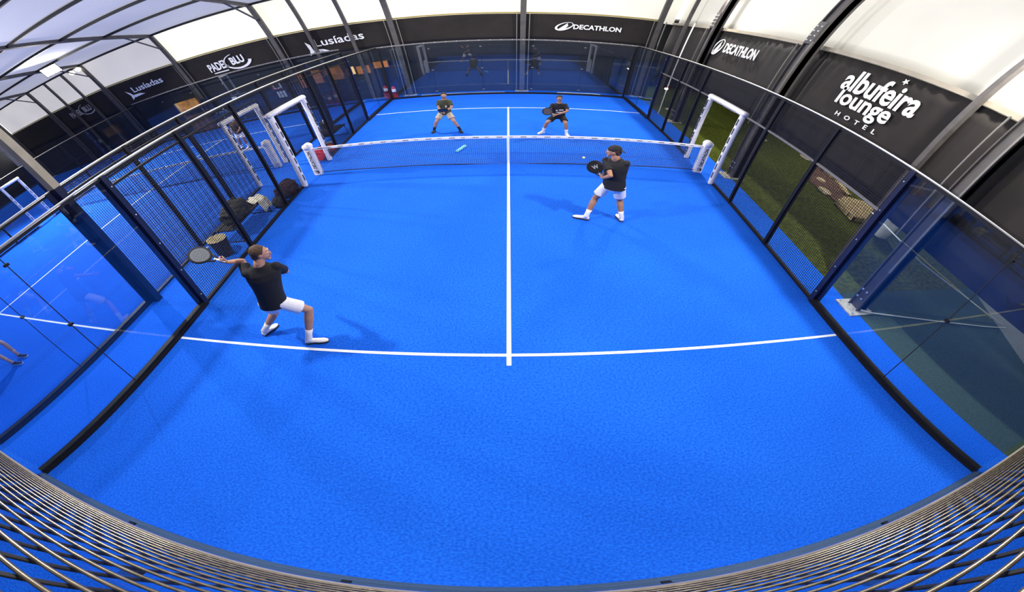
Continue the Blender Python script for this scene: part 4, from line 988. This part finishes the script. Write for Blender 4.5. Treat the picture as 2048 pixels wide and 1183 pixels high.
for i, (x, nm) in enumerate(((-5.05, 'left'), (-4.72, 'right'))):
    t = thing('fire_extinguisher', 'red fire extinguisher with white label by the far wall, %s one of two' % nm, 'fire extinguisher', (x, 10.95, 0))
    z0 = .35 if i == 0 else .25
    obj('stand', MB().box((x - .12, 10.85, 0), (x + .12, 11.05, z0)), mat('red_stand', (.35, .02, .015), .5), t)
    obj('cylinder', MB().tube([(x, 10.95, z0), (x, 10.95, z0 + .42), (x, 10.95, z0 + .5)], [.085, .085, .03], 16), mat('red_paint', (.55, .02, .015), .35), t, smooth=True)
    obj('label_sticker', MB().tube([(x, 10.95, z0 + .15), (x, 10.95, z0 + .33)], .087, 16), WHITETXT, t)
    obj('valve', MB().tube([(x, 10.95, z0 + .5), (x, 10.95, z0 + .56)], .02, 8).bar((x, 10.95, z0 + .55), (x + .1, 10.9, z0 + .57), .02, .02), STEEL, t)
# pale rope and clips lying along the foot of the far glass
rp = MB().tube([(x, 10.85 + .03 * math.sin(x * 5), .03) for x in [-3.6 + .15 * i for i in range(24)]], .022, 6)
tag(obj('ground_rope', rp, mat('dirty_white_rope', (.6, .6, .6), .8)), 'white rope lying on the ground behind the far glass, left of the middle column', 'rope')
rp = MB().tube([(x, 10.85 + .03 * math.sin(x * 6), .035) for x in [2.0 + .12 * i for i in range(16)]], .03, 6)
tag(obj('ground_rope', rp, mat('white_rope_b', (.75, .75, .75), .8)), 'white rope lying on the ground behind the far glass, right of the middle column', 'rope')

# ------------------------------------------------------------------ groups of repeated things
GR = {'person': 'players on the courts', 'padel_racket': 'rackets in the players hands', 'padel_ball': 'padel balls', 'bench': 'benches between the two courts', 'mesh_fence': 'wire mesh court fences',
      'glass_wall': 'glass court walls', 'padded_door_frame': 'white padded door frames', 'net_post': 'white padded net posts', 'padel_net': 'nets of the two courts', 'tent_frame': 'steel frames of the tent',
      'roof_purlin': 'dark roof purlins', 'wall_post': 'slim posts of the tent walls', 'gable_column': 'columns of the right gable wall', 'windbreak_banner': 'dark windbreak banners', 'floodlight': 'floodlights under the roof',
      'round_lamp': 'pair of round eave lamps', 'light_mast': 'light masts at the left', 'guy_cable': 'pale guy cables at the right', 'garden_stone': 'pale stones on the grass and soil', 'wall_sign': 'white notices on the far wall',
      'fire_extinguisher': 'red extinguishers by the far wall', 'shoulder_bag': 'small bags between the courts', 'eave_rail': 'rails along the tops of the banners', 'court_line_marking': 'painted court lines', 'ground_rope': 'ropes behind the far glass'}
for o in list(C.objects):
    if o.parent is None:
        n_ = o.name.split('.')[0]
        if n_ in GR and o.get('kind') is None: o['group'] = GR[n_]
